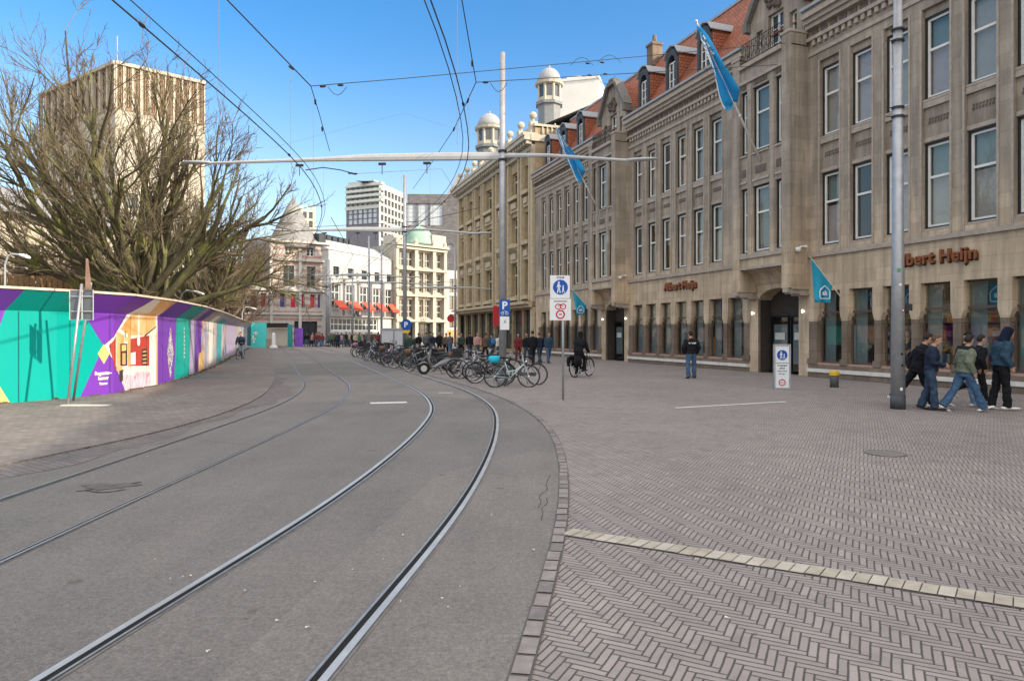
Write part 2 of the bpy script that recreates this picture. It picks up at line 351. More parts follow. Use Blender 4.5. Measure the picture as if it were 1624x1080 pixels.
mb=MB(); ribbon(mb,resample(ledge,NR),resample(redge,NR),0.0); tag(mb.build('road',asph),kind='structure')
# plaza with herringbone clinkers on the right, reaching the facades
pl=[p for p in redge if p.y<62]; mb=MB()
for a,b in zip(pl,pl[1:]):
    fx=lambda y: 21.0-.3546*y+ (0.2)
    mb.poly([(a.x,a.y,-.004),(fx(a.y),a.y,-.004),(fx(b.y),b.y,-.004),(b.x,b.y,-.004)])
tag(mb.build('plaza',herr),kind='structure')
# kerb row of bricks laid along the road edge
kb=[mat('kerb brick',(.24,.213,.2),.8,.2,9,0,.2),mat('kerb brick grey',(.18,.162,.152),.8,.2,9,0,.2),mm('joint',(.10,.09,.083))]
mb=MB(); line=resample(redge,430); A=offset(line,-.005); B=offset(line,.115); ribbon(mb,A,B,.004,2)
tot=sum((b-a).length for a,b in zip(redge,redge[1:])); nb=int(tot/.215); fine_=resample(redge,nb*8+1)
for k in range(nb):
    if fine_[k*8].y>40 or fine_[k*8].y<.5: continue
    seg=fine_[k*8:(k*8)+8]; 
    if len(seg)<8: break
    o0=.008+rng.uniform(-.006,.006); a=offset(seg,o0); b=offset(seg,o0+.095); zz=.008+rng.uniform(0,.004); mi=rng.choice([0,0,1])
    ribbon(mb,a,b,zz,mi)
tag(mb.build('kerb',kb),kind='structure')
# cream soldier course crossing the plaza
cream=[mat('cream brick',(.37,.33,.265),.8,.16,7,0,.2),mat('cream brick pale',(.43,.39,.325),.8,.14,7,0,.2),kb[2]]
p0=G(888,848); p1=G(1624,966); d=(p1-p0).normalized(); q=Vector((-d.y,d.x,0)); br=Vector((.60,.80,0)); mb=MB()
L=(p1-p0).length+4
mb.poly([tuple(p0-d*.0+Vector((0,0,.0))),tuple(p0+d*L),tuple(p0+d*L+br*.206),tuple(p0+br*.206)],2)
k=0
while k*.1<L-.1:
    o=p0+d*(k*.1+.004)+br*(.008+rng.uniform(-.004,.004)); z=Vector((0,0,.005+rng.uniform(0,.003))); e=.092
    mb.poly([tuple(o+z),tuple(o+d*e+z),tuple(o+d*e+br*.2+z),tuple(o+br*.2+z)],rng.choice([0,1,0])); k+=1
tag(mb.build('paving_stripe',cream),kind='structure')
# left pavement, one low kerb step above the road
lp=[p for p in ledge]; mb=MB()
for a,b in zip(lp,lp[1:]):
    mb.poly([(a.x-40,a.y,.025),(a.x,a.y,.025),(b.x,b.y,.025),(b.x-40,b.y,.025)])
    mb.poly([(a.x,a.y,.025),(a.x,a.y,-.01),(b.x,b.y,-.01),(b.x,b.y,.025)])
tag(mb.build('pavement',pav),kind='structure')
mb=MB(); s=[p for p in ledge if 6<p.y<26]; a=offset(s,.02); b=[p+nrm(s,i)*(.5+.25*math.sin(i*.21)+.1*math.sin(i*.9)) for i,p in enumerate(s)]
ribbon(mb,a,b,.004); tag(mb.build('gutter_setts',pav2),kind='structure')
# white road marks
mk=mat('worn road paint',(.62,.61,.58),.7,.25,14); mb=MB()
def strip(a,b,w,z=.005,m=mb):
    a=Vector((a.x,a.y,0));b=Vector((b.x,b.y,0)); e=(b-a).normalized(); n=Vector((-e.y,e.x,0))*w/2
    m.poly([tuple(a-n+Vector((0,0,z))),tuple(b-n+Vector((0,0,z))),tuple(b+n+Vector((0,0,z))),tuple(a+n+Vector((0,0,z)))])
strip(G(587,639.5),G(645,638),.32); strip(G(1071,647),G(1246,637),.13); strip(G(695,623),G(718,623),.12)
tag(mb.build('road_marking',mk),kind='structure')
hole=mat('pothole dirt',(.115,.105,.098),.9,.3,8,0,.5)
mb=MB(); c=G(172,771); 
for k in range(16):
    a=2*math.pi*k/16; a2=2*math.pi*(k+1)/16; r=lambda t:(.30+.07*math.sin(3*t)+.05*math.sin(7*t)); 
    mb.poly([tuple(c+Vector((0,0,.005))),(c.x+r(a)*math.cos(a)*1.0,c.y+r(a)*math.sin(a)*.5,.005),(c.x+r(a2)*math.cos(a2),c.y+r(a2)*math.sin(a2)*.5,.005)])
tag(mb.build('road_patch',hole),kind='structure')
def crack(name,pts,w):
    q=MB(); P=W2(pts); P=dense(P,.05,0)
    for i in range(len(P)-1):
        k=w*(.4+.6*rng.random()); n=nrm(P,i)*k; n2=nrm(P,i+1)*k; z=Vector((0,0,.004)); q.poly([tuple(P[i]-n+z),tuple(P[i]+n+z),tuple(P[i+1]+n2+z),tuple(P[i+1]-n2+z)])
    return q
crk=mm('tar crack',(.045,.040,.037),.8,.3,20); qa=MB()
for pts,w in (([(873,753),(866,768),(868,776),(856,786),(858,796),(853,806)],.0045),([(866,790),(868,798),(859,806),(861,812),(858,826)],.004),([(120,780),(160,774),(215,766),(222,764)],.035),([(135,778),(165,781),(200,776)],.025)):
    b=crack('c',pts,w); o=len(qa.v); qa.v+=b.v; qa.f+=[tuple(i+o for i in f) for f in b.f]; qa.m+=b.m
tag(qa.build('road_crack',crk),kind='structure')
# grooved tram rails: polished head, flat strip with the groove's shade painted dark, guard lip
rail_m=mat('polished rail',(.50,.49,.475),.42,.16,3,.6,.05); rail_dull=mat('dull rail',(.34,.335,.33),.45,.15,3,.6,.05); groove_m=mat('groove shade',(.012,.011,.010),.9,.3,30); lip_m=mat('worn rail lip',(.36,.35,.34),.4,.2,10,.7); seal=mat('rail sealant',(.15,.145,.14),.75,.3,8)
def rail(line,o,side,label,dull=False):
    e=empty('tram_rail',line[10]+nrm(line,10)*o,0,label,'rail','tram rails sunk in the asphalt'); c=e.location.copy()
    def part(n,a,b,z,m):
        q=MB(); q.M=Matrix.Translation(-c); ribbon(q,offset(line,o+side*a),offset(line,o+side*b),z); q.build(n,m,e)
    k=.62 if dull else 1; part('joint_seal',-.02*k,.125*k,.004,seal); part('rail_head',0,.046*k,.012,rail_dull if dull else rail_m); part('groove',.046*k,.086*k,.008,groove_m); part('guard_lip',.086*k,.104*k,.012,lip_m)
rail(rc,-.7175,1,'polished left rail of the nearer right-hand tram track')
rail(rc,.7175,-1,'polished right rail of the nearer track beside the clinker plaza')
rail(lc,-.7175,1,'tram rail nearest the purple hoarding, passing the pothole',True)
rail(lc,.7175,-1,'dull tram rail between the pothole and the nearer track',True)
lit_=MB(); rl=random.Random(8)
for px,py in [(500,925),(730,932),(797,926),(702,951),(270,920),(290,917),(330,1035),(560,905),(1010,700),(1190,760),(640,850),(1330,700),(905,770),(1480,860)]+[(rl.uniform(100,1600),rl.uniform(640,1000)) for _ in range(26)]:
    c=G(px,py); a=rl.uniform(0,3.1); L_=rl.uniform(.005,.018); W_=L_*.5; ca,sa=math.cos(a),math.sin(a)
    lit_.poly([(c.x+x_*ca-y_*sa,c.y+x_*sa+y_*ca,.012+.006*(k%2)) for k,(x_,y_) in enumerate([(-L_,-W_),(L_,-W_*.6),(L_*.8,W_),(-L_*.7,W_*.8)])],rl.choice([0,0,1]))
tag(lit_.build('litter',[mat('paper scrap',(.6,.58,.54),.8,.1,9),mat('dry leaf',(.24,.16,.09),.8,.2,9)]),kind='stuff')
# manholes and small metal covers
def cover(px,py,r,label):
    c=G(px,py); q=MB(); q.lathe([(r,0),(r,.009),(r*.93,.009),(r*.93,.007),(r*.4,.007),(r*.38,.010),(.01,.010)],(0,0,0),24)
    o=q.build('drain_cover',mm('cast iron',(.19,.175,.165),.6,.2,20,.3,.2),None,c); tag(o,label,'drain cover')
cover(1404,719,.27,'round iron cover in the clinkers left of the tall lamp pole'); 
# ------------------------------------------------------------------ buildings
glass_up=glassy('upper window glass',(.05,.055,.052),.0)
glass_far=glassy('far window glass',(.04,.045,.05),.1)
shopglass=clear('shop glass',.05,(.72,.78,.78))
frame_w=mm('white sash',(.70,.69,.66),.5,.05,5); frame_d=mm('dark frame',(.02,.022,.022),.5,.1,5); frame_b=mm('brown shop frame',(.10,.065,.05),.5,.15,6)
_wc={}
def window(par,u0,u1,v0,v1,w,sg=1,style='sash',fm=None,gm=None,blind=None,fw=.07,name='window'):
    du,dv=u1-u0,v1-v0; key=(round(du,2),round(dv,2),style,sg,fm and fm.name,gm and gm.name,fw); gm=gm or glass_up; fm=fm or frame_w
    if key not in _wc:
        h=du/2
        def fr(m,x0,x1,z0,z1,t,y0,y1,mi=0):
            ya,yb=sorted((sg*y0,sg*y1))
            m.box(x0,x0+t,ya,yb,z0,z1,mi); m.box(x1-t,x1,ya,yb,z0,z1,mi); m.box(x0+t,x1-t,ya,yb,z0,z0+t,mi); m.box(x0+t,x1-t,ya,yb,z1-t,z1,mi)
        def bar(m,x0,x1,z0,z1,y0,y1):
            ya,yb=sorted((sg*y0,sg*y1)); m.box(x0,x1,ya,yb,z0,z1)
        A=MB();S=None
        if style=='sash':
            t=.055; fr(A,-h,h,0,dv,t,0,.13); S=MB(); b=fw; fr(S,-h+t,h-t,t,dv-t,b,.02,.075); m_=dv*.60; bar(S,-h+t+b,h-t-b,m_-b*.55,m_+b*.55,.022,.078)
        elif style=='shop':
            fr(A,-h,h,0,dv,.06,0,.08); m_=dv*.70; bar(A,-h+.06,h-.06,m_-.035,m_+.035,.002,.078)
        elif style=='cross':
            fr(A,-h,h,0,dv,fw,0,.09); m_=dv*.66; bar(A,-h+fw,h-fw,m_-fw*.6,m_+fw*.6,.003,.095); bar(A,-fw*.5,fw*.5,fw,m_-fw*.6,.003,.085); bar(A,-fw*.5,fw*.5,m_+fw*.6,dv-fw,.003,.085)
        elif style=='casement':
            fr(A,-h,h,0,dv,fw,0,.08); bar(A,-fw*.6,fw*.6,fw,dv-fw,.002,.078)
            for k in (.38,.68): bar(A,-h+fw,-fw*.6,dv*k-.02,dv*k+.02,.004,.06); bar(A,fw*.6,h-fw,dv*k-.02,dv*k+.02,.004,.06)
        elif style=='grid':
            fr(A,-h,h,0,dv,fw,0,.08); n=max(2,int(du/.9)); k2=max(2,int(dv/.9))
            for k in range(1,n): x_=-h+du*k/n; bar(A,x_-fw*.4,x_+fw*.4,fw,dv-fw,.002,.07)
            for k in range(1,k2): z_=dv*k/k2; bar(A,-h+fw,h-fw,z_-fw*.4,z_+fw*.4,.004,.074)
        else: fr(A,-h,h,0,dv,fw,0,.08)
        P=MB(); P.poly([(-h+.02,sg*.03,.02),(h-.02,sg*.03,.02),(h-.02,sg*.03,dv-.02),(-h+.02,sg*.03,dv-.02)])
        _wc[key]=(A.mesh(name,frame_d if style=='sash' else fm),S.mesh('sash',fm) if S else None,P.mesh('pane',gm))
    a,s,p=_wc[key]
    o=inst(a,name,par,((u0+u1)/2,sg*w,v0))
    if s: inst(s,'sash',o)
    inst(p,'pane',o)
    if blind:
        q=MB(); k=blind[1]; q.box(-du/2+.06,du/2-.06,*sorted((sg*-.10,sg*-.08)),dv*blind[0],dv*k); q.build('blind',blind[2],o)
    return o
# ---- the long stone department building on the right
stone=masonry('weathered stone',(.345,.288,.232),.95,.44,.84,.10,low=((.54,.42,.295),4.3,3.0),streak=.32,bump=.25)
stone_d=masonry('brown stone columns',(.19,.145,.11),.6,.5,.7,.12)
stone_trim=mat('stone trim',(.355,.30,.248),.85,.16,5,0,.25,40)
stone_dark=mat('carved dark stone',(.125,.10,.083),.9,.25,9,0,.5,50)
plinth=mat('pale plinth',(.60,.57,.52),.8,.12,4,0,.2)
tile=masonry('orange roof tiles',(.34,.115,.062),.22,.16,.42,.22,rough=.7,streak=.12,bump=.6,msize=.018)
lead=mat('lead sheet',(.30,.31,.33),.6,.12,4)
slate=mat('blue grey dormer boards',(.05,.056,.066),.6,.15,5)
iron=mm('black ironwork',(.015,.015,.016),.5,.2,10,.4)
copper=mat('pinkish granite sill',(.36,.235,.19),.5,.15,12)
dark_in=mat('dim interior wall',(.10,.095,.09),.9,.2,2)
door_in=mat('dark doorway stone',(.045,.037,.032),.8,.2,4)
UROT=math.atan2(.9425,-.3342)
BASE=Vector((21.06,0,0))
def LW(u,w,v): return Vector((21.06-.3342*u-.9425*w, .9425*u-.3342*w, v))    # facade coords -> world
ah=empty('department_building',BASE,UROT,'long grey stone shop building with orange tiled roof, gabled bays and blue flags','building')
U_A,U_B,PB=-13.0,57.4,14.2
bays=[-.1,14.1,28.3,42.5]
def openings(nb): return [(nb-.55-1.45*k-.96, nb-.55-1.45*k) for k in range(6)]
secs=[]
for ub in bays:
    nb=ub+PB if ub<42 else 56.75
    secs.append((ub+3.5, nb if ub<42 else U_B, openings(nb)))
holes=[]; shop=[]
for a,b,ops in secs:
    for o in ops: holes.append((o[0],o[1],4.95,12.1))
    for k in range(7):
        c=(ops[0][0]+ops[0][1])/2-1.45*k
        if c-.5<a-.02: continue
        shop.append((c-.605,c+.605)); holes.append((c-.605,c+.605,.55,3.3))
wl=MB()
for ub in bays: holes.append((ub+.55,ub+2.95,0,3.75))
wl.wall(U_A,U_B,0,13.55,0,holes,.12)
for a,b,ops in secs:                                   # recessed spandrel panels with the sash openings
    for o in ops:
        wl.wall(o[0],o[1],4.95,12.1,-.12,[(o[0]+.001,o[1]-.001,5.0,7.8),(o[0]+.001,o[1]-.001,9.2,11.85)],.3)
for s in shop: wl.wall(s[0],s[1],.55,3.3,-.12,[(s[0]+.001,s[1]-.001,.551,3.299)],.16)
for ub in bays:                                        # arched entrance: wall above the arch, deep reveal
    n=14; c=ub+1.75; h=1.2; arc=[(c-h+2*h*i/n, 2.95+.62*math.sqrt(max(0,1-((2*i/n-1)**2)*.93))) for i in range(n+1)]
    for (a,za),(b,zb) in zip(arc,arc[1:]):
        wl.poly([(a,0,za),(b,0,zb),(b,0,3.75),(a,0,3.75)]); wl.poly([(a,0,za),(b,0,zb),(b,-.7,zb),(a,-.7,za)])
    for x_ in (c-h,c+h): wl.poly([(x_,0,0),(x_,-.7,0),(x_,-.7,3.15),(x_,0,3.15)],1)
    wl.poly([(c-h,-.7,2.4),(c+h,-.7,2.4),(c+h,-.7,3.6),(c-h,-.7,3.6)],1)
# ends and rear of the block
wl.poly([(U_A,0,0),(U_A,-22,0),(U_A,-22,13.55),(U_A,0,13.55)]); wl.poly([(U_B,0,0),(U_B,-22,0),(U_B,-22,13.55),(U_B,0,13.55)]); wl.poly([(U_A,-22,0),(U_B,-22,0),(U_B,-22,13.55),(U_A,-22,13.55)])
wl.build('wall',[stone,door_in],ah)
# dark rooms behind the upper windows
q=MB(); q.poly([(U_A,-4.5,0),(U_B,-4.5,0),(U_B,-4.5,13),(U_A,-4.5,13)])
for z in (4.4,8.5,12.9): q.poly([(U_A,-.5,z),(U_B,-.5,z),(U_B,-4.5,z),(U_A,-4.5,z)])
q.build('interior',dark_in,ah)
# trim: sills, lintels, ledges, frieze, cornice
def P2(a,b): return sorted((a,b))
for a,b,ops in secs:
    t=MB(); carv=MB()
    t.box(a+.02,b-.02,-.02,.10,4.62,4.78); t.box(a+.02,b-.02,-.02,.06,12.42,12.56)
    fz=carv; tt_=t
    for o in ops:
        t=MB(); carv=MB()
        for z in (4.96,9.12): t.box(o[0]+.003,o[1]-.003,-.40,-.03,z,z+.075)
        t.box(o[0]+.003,o[1]-.003,-.118,-.04,8.92,9.115)
        t.box(o[0]+.003,o[1]-.003,-.118,-.075,7.82,7.95)
        c=(o[0]+o[1])/2                                # carved relief panel under the upper window
        for k in range(7):
            x_=c-.30+k*.1; cv_=carv; carv.box(x_-.03,x_+.03,-.119,-.095-.01*(k%2),8.40,8.48); carv.box(x_-.045,x_+.015,-.119,-.1,8.51,8.58)
        t.box(o[0]-.07,o[0]-.002,.0,.03,4.8,12.15); t.box(o[1]+.002,o[1]+.07,.0,.03,4.8,12.15)
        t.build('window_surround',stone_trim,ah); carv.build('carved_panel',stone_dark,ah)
    t=tt_; carv=fz; k=a+.15
    while k<b-.15: t.box(k,k+.15,.0,.11,12.78,12.98); k+=.29
    t.box(a+.01,b-.01,-.02,.16,12.985,13.12)
    k=a+.1
    while k<b-.2: carv.box(k,k+.32,.001,.035,13.17,13.40); k+=.46
    t.box(a+.0,b,-.02,.20,13.45,13.62); t.box(a,b,-.02,.30,13.62,13.80); t.box(a,b,-.02,.42,13.80,13.98); t.box(a,b,-.02,.36,13.98,14.10)
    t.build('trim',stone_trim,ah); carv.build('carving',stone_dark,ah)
    gut=MB(); gut.box(a,b,.05,.48,14.10,14.22); gut.build('gutter',lead,ah)
# ground floor piers, plinth and sills
for a,b,ops in secs:
    pr=MB(); pt=MB(); ps=MB(); up=MB()
    ss=[s for s in shop if a<(s[0]+s[1])/2<b]
    ss=sorted(ss); edges=[(max(a+.01,ss[0][0]-.40),ss[0][0])]+[(p[1],q[0]) for p,q in zip(ss,ss[1:])]+[(ss[-1][1],min(b-.01,ss[-1][1]+.40))]
    for e0,e1 in edges:
        pr=MB(); up=MB()
        pr.box(e0-.012,e1+.012,-.30,.014,.56,2.14); pr.box(e0-.05,e1+.05,-.30,.07,.50,.72)
        up.box(e0-.09,e1+.09,-.30,.022,2.40,3.296)
        up.prism([(e0-.09,.022,2.40),(e1+.09,.022,2.40),(e1+.01,.022,2.14),(e0-.01,.022,2.14)],(0,-.32,0))
        for e_,g_ in ((e0,-1),(e1,1)): lo,hi=P2(e_+g_*.013,e_+g_*.06); pr.box(lo,hi,-.29,-.04,2.02,2.16); lo,hi=P2(e_+g_*.013,e_+g_*.035); pr.box(lo,hi,-.29,-.04,1.92,2.018)
        pr.build('column',stone_d,ah); up.build('pier',stone,ah)
    pr=MB()
    for s in ss:
        ps=MB(); ps.box(s[0]+.003,s[1]-.003,-.45,.05,.49,.56); ps.build('shop_sill',copper,ah)
    pr.box(a+.01,b-.01,.002,.05,.34,.49); pt.box(a+.01,b-.01,.003,.13,.20,.335); pr.box(a+.01,b-.01,.003,.08,0,.20)
    pr.build('base_course',stone_d,ah); pt.build('plinth',plinth,ah)
# bays
bayb=mat('bay curtain',(.15,.165,.16),.9,.15,2); copm=mat('grey coping stone',(.15,.14,.13),.8,.2,5,0,.2)
for ub in bays:
    bw=MB(); bt=MB(); bc=MB(); rail_b=MB(); gab=MB(); cop=MB(); gor=MB(); dr=MB()
    bh=[(ub+.5,ub+.9),(ub+1.25,ub+2.25),(ub+2.6,ub+3.0)]
    W1=.85
    bw.wall(ub,ub+3.5,4.35,12.85,W1,[(x0,x1,5.0,7.8) for x0,x1 in bh]+[(x0,x1,9.2,11.9) for x0,x1 in bh],.34)
    for x_ in (ub,ub+3.5): bw.poly([(x_,0,3.4),(x_,W1,3.4),(x_,W1,12.85),(x_,0,12.85)])
    for x0 in (ub,ub+3.02): 
        bw.box(x0+.002,x0+.478,.01,W1+.06,3.45,4.6); bw.box(x0+.002,x0+.478,W1+.002,W1+.06,4.6,13.35); bw.box(x0+.002,x0+.478,.1,W1,12.9,13.35)
        bt.box(x0-.03,x0+.51,.05,W1+.10,13.35,13.46)
        bt.box(x0+.05,x0+.43,.02,W1-.05,3.22,3.45); bt.box(x0-.06,x0+.54,.02,.4,3.16,3.22); bt.box(x0+.1,x0+.38,.5,W1+.1,3.28,3.44)
    bt.box(ub+.48,ub+3.02,W1+.002,W1+.09,4.82,4.97); bt.box(ub+.48,ub+3.02,W1+.002,W1+.05,4.36,4.46); bt.box(ub+.48,ub+3.02,W1,W1+.10,12.2,12.32)
    bt.box(ub+.482,ub+3.018,-.1,W1+.14,12.86,13.04)
    for x0,x1 in bh:
        for z in (4.97,9.12): bt.box(x0+.002,x1-.002,W1-.33,W1+.05,z,z+.08)
        bt.box(x0+.002,x1-.002,W1+.002,W1+.04,8.0,8.1); carv_=None
        bc.box((x0+x1)/2-(x1-x0)*.32,(x0+x1)/2+(x1-x0)*.32,W1+.002,W1+.025,8.3,8.6)
        bc.box((x0+x1)/2-(x1-x0)*.36,(x0+x1)/2+(x1-x0)*.36,W1+.002,W1+.03,12.0,12.15)
    for x_ in (ub+1.07,ub+2.42): bw.box(x_-.12,x_+.12,W1+.003,W1+.035,4.98,12.18)
    n=8; cv=[(W1*(1-math.sin(math.pi/2*i/n))+.04, 3.78+.56*(1-math.cos(math.pi/2*i/n))) for i in range(n+1)]   # concave cove under the bay
    cv=[(W1-.02-(W1-.06)*(i/n)**.6, 4.34-.56*(i/n)**1.7) for i in range(n+1)]
    for (a,za),(b,zb) in zip(cv,cv[1:]): bw.poly([(ub+.48,a,za),(ub+3.02,a,za),(ub+3.02,b,zb),(ub+.48,b,zb)])
    for row in ((5.0,7.8),(9.2,11.9)):
        for x0,x1 in bh: window(ah,x0+.004,x1-.004,row[0]+.05,row[1]-.004,W1-.22,1,'sash',None,clear('window glass over blind',.05) if 'window glass over blind' not in bpy.data.materials else bpy.data.materials['window glass over blind'],(.02,.98,bayb) if x1-x0>.6 and ub>20 else None)
    # balcony railing
    x=ub+.5
    for z in (13.12,13.9): rail_b.tube([(ub+.48,W1+.05,z),(ub+3.02,W1+.05,z)],.018,4)
    k=0
    while x<ub+3.0:
        rail_b.tube([(x,W1+.05,13.05),(x,W1+.05,13.95)],.013,4)
        if k%2==0 and x+.25<ub+3.02: rail_b.tube([(x,W1+.05,13.2),(x+.25,W1+.05,13.85)],.011,4); rail_b.tube([(x,W1+.05,13.85),(x+.25,W1+.05,13.2)],.011,4)
        x+=.125; k+=1
    # gable behind the balcony
    gh=[(ub+.55,ub+.95,13.3,14.6),(ub+1.3,ub+2.2,13.06,15.0),(ub+2.55,ub+2.95,13.3,14.6)]
    gab.wall(ub+.15,ub+3.35,13.0,15.05,.1,gh,.3)
    gp=[(ub+.15,15.05),(ub+1.3,16.75),(ub+2.2,16.75),(ub+3.35,15.05)]
    gab.poly([(a,.1,b) for a,b in gp]); 
    for x_ in (ub+.15,ub+3.35): gab.poly([(x_,.1,13.0),(x_,-3.2,13.0),(x_,-3.2,15.05),(x_,.1,15.05)])
    for (a,za),(b,zb) in zip(gp,gp[1:]):
        gor.poly([(a,.05,za+.03),(b,.05,zb+.03),(b,-4.5,zb+.03),(a,-4.5,za+.03)])
        dx,dz=b-a,zb-za; l=math.hypot(dx,dz); nx,nz=-dz/l*.2,dx/l*.2
        cop.prism([(a,-.25,za),(b,-.25,zb),(b+nx,-.25,zb+nz),(a+nx,-.25,za+nz)],(0,.6,0))
    cop.box(ub-.02,ub+.2,-.25,.36,14.75,15.12); cop.box(ub+3.3,ub+3.52,-.25,.36,14.75,15.12); cop.box(ub+1.5,ub+2.0,-.2,.3,16.95,17.15)
    for k in range(9):                                 # carved relief in the gable field
        a=k*2.4; bc.lathe([(.02,-.16),(.13,-.06),(.15,.05),(.02,.16)],(ub+1.75+.52*math.cos(a)*(.4+.07*k),.14,15.55+.42*math.sin(a)*(.4+.07*k)),7)
    window(ah,gh[0][0],gh[0][1],13.3,14.6,-.15,1,'plain'); window(ah,gh[1][0],gh[1][1],13.06,15.0,-.15,1,'casement'); window(ah,gh[2][0],gh[2][1],13.3,14.6,-.15,1,'plain')
    # entrance doors deep in the arch
    c=ub+1.75
    for x0,x1 in ((c-1.1,c-.06),(c+.02,c+1.1)):
        o=window(ah,x0,x1,.06,2.42,-.66,1,'plain',iron,shopglass,fw=.07,name='door')
        q=MB(); q.box(-.42,.40,.02,.022,.35,2.0); q.build('frosted_sheet',mm('frosted sheet',(.20,.23,.24),.5,.06,3),o)
        q=MB(); q.box(-.3,.3,.05,.054,1.35,1.65); q.build('paper_notice',mm('paper notice',(.5,.5,.48),.7,.06,9),o)
    for x_ in (ub+.25,ub+3.22):
        l=MB(); l.lathe([(.02,-.07),(.035,-.06),(.035,.06),(.015,.08)],(0,0,0),10); l.box(-.02,.02,-.1,-.03,-.03,.03)
        l.build('wall_lamp',lit('wall lamp glow',(1,.93,.8),1.6) if 'wall lamp glow' not in bpy.data.materials else bpy.data.materials['wall lamp glow'],ah,(x_,.1,2.55))
    cmr=MB(); cmr.box(-.06,.06,-.05,.02,-.04,.04); cmr.tube([(0,0,0),(0,.22,-.02),(0,.3,-.1)],.03,6); cmr.lathe([(.02,.08),(.1,.05),(.11,-.02),(.07,-.09),(.02,-.11)],(0,.34,-.12),10)
    cmr.build('security_camera',white_p,ah,(ub-.12,.3,5.05))
    bo=bw.build('bay',stone,ah); bt.build('trim',stone_trim,bo); bc.build('carving',stone_dark,bo); rail_b.build('balcony_railing',iron,bo)
    go=gab.build('gable',stone,ah); cop.build('coping',copm,go); gor.build('gable_roof',tile,go)
# sash windows of the long sections, some with blinds or painted reflections
blind_m=[mat('beige blind',(.40,.35,.32),.8,.08,3),mat('pinkish blind',(.44,.35,.34),.8,.08,3),mat('grey blind',(.24,.265,.26),.8,.08,3)]  # beige and pinkish also imitate pale reflections in the lower panes
skyrefl=mat('painted sky reflection',(.20,.235,.225),.8,.06,2)  # grey-green colour stands in for sky reflected in the upper panes
for si,(a,b,ops) in enumerate(secs):
    for o in ops:
        for r,(z0,z1) in enumerate(((5.04,7.79),(9.2,11.84))):
            if o[1]<5: continue
            bl=None; h=rng.random()
            if h<(.8 if o[1]<27.8 and o[1]>18 else .35): bl=(.02,rng.choice([.57,.57,.62,.98] if o[1]<27 else [.98,.55]),rng.choice(blind_m[:2] if o[1]<26 else blind_m))
            elif h<.6: bl=(.5,.98,blind_m[2])
            if bl and bl[1]<.7 and rng.random()<.75:
                q=MB(); q.box(o[0]+.06,o[1]-.06,-.40,-.38,z0+(z1-z0)*.60,z0+(z1-z0)*.985); q.build('blind',skyrefl,ah)  # sheet carrying the painted sky reflection behind the upper pane
            window(ah,o[0]+.004,o[1]-.004,z0,z1,-.27,1,'sash',gm=None if not bl else clear('window glass over blind',.05) if 'window glass over blind' not in bpy.data.materials else bpy.data.materials['window glass over blind'],blind=bl)
scr_m=mat('blue grey inner screen',(.20,.235,.24),.6,.08,1)
for s in shop:
    if s[1]>8: window(ah,s[0]+.004,s[1]-.004,.565,3.297,-.25,1,'shop',frame_b,shopglass,name='shop_window'); q=MB(); q.box(s[0]+.68,s[1]-.02,-.40,-.38,.6,3.28); q.build('inner_screen',scr_m,ah)
# roof: steep tiled slope, flat lead top
rf=MB(); rf.poly([(U_A,-.02,14.15),(U_B,-.02,14.15),(U_B,-3.0,18.75),(U_A,-3.0,18.75)]); 
for x_ in (U_A,U_B): rf.poly([(x_,-.02,13.5),(x_,-3,18.75),(x_,-19,18.75),(x_,-22,13.5)])
rf.build('roof',tile,ah)
rt=MB(); rt.box(U_A,U_B,-19,-2.95,18.76,18.9); rt.poly([(U_A,-19,18.75),(U_B,-19,18.75),(U_B,-22,13.5),(U_A,-22,13.5)]); rt.build('roof_top',lead,ah)
dm=[]
for a,b,ops in secs:
    nb=ops[0][1]+.55; dm += [nb-.55-.48-1.45*k for k in (0,2,4)]
for x_ in dm:
    if x_<12: continue
    e=inst(MB().mesh('x',slate),'dormer',ah,(x_,-.35,14.45)); 
    A=MB(); o=[(-.56,0),(-.56,1.75),(-.36,2.25),(0,2.42),(.36,2.25),(.56,1.75),(.56,0)]; I=[(-.38,.14),(-.38,1.6),(-.24,1.95),(0,2.06),(.24,1.95),(.38,1.6),(.38,.14)]
    for k in range(6):
        A.poly([(o[k][0],.0,o[k][1]),(o[k+1][0],.0,o[k+1][1]),(I[k+1][0],.0,I[k+1][1]),(I[k][0],.0,I[k][1])]); A.poly([(I[k][0],0,I[k][1]),(I[k+1][0],0,I[k+1][1]),(I[k+1][0],-.25,I[k+1][1]),(I[k][0],-.25,I[k][1])])
        A.poly([(o[k][0],.0,o[k][1]),(o[k+1][0],.0,o[k+1][1]),(o[k+1][0],-.12,o[k+1][1]),(o[k][0],-.12,o[k][1])])
    A.poly([(-.56,0,0),(.56,0,0),(.38,0,.14),(-.38,0,.14)]); e.data=A.mesh('dormer',slate)
    B=MB(); 
    for s_ in (-1,1): B.poly([(s_*.54,-.12,0),(s_*.54,-.12,2.15),(s_*.54,-2.3,2.15),(s_*.54,-1.3,0)])
    B.build('cheek',tile,e)
    C=MB(); C.prism([(-.66,.08,2.0),(-.4,.08,2.38),(0,.08,2.52),(.4,.08,2.38),(.66,.08,2.0),(.66,.08,2.06),(.42,.08,2.45),(0,.08,2.6),(-.42,.08,2.45),(-.66,.08,2.06)],(0,-2.4,0)); C.build('dormer_roof',lead,e)
    window(e,-.37,.37,.15,1.72,-.2,1,'casement',fw=.06)
ch=MB(); ch.box(44.0,44.7,-3.2,-2.5,18.3,19.6); ch.box(43.95,44.75,-3.25,-2.45,19.6,19.75); ch.lathe([(.12,19.75),(.16,19.9),(.12,20.3)],(44.35,-2.85,0),8); ch.build('chimney',stone_d,ah)
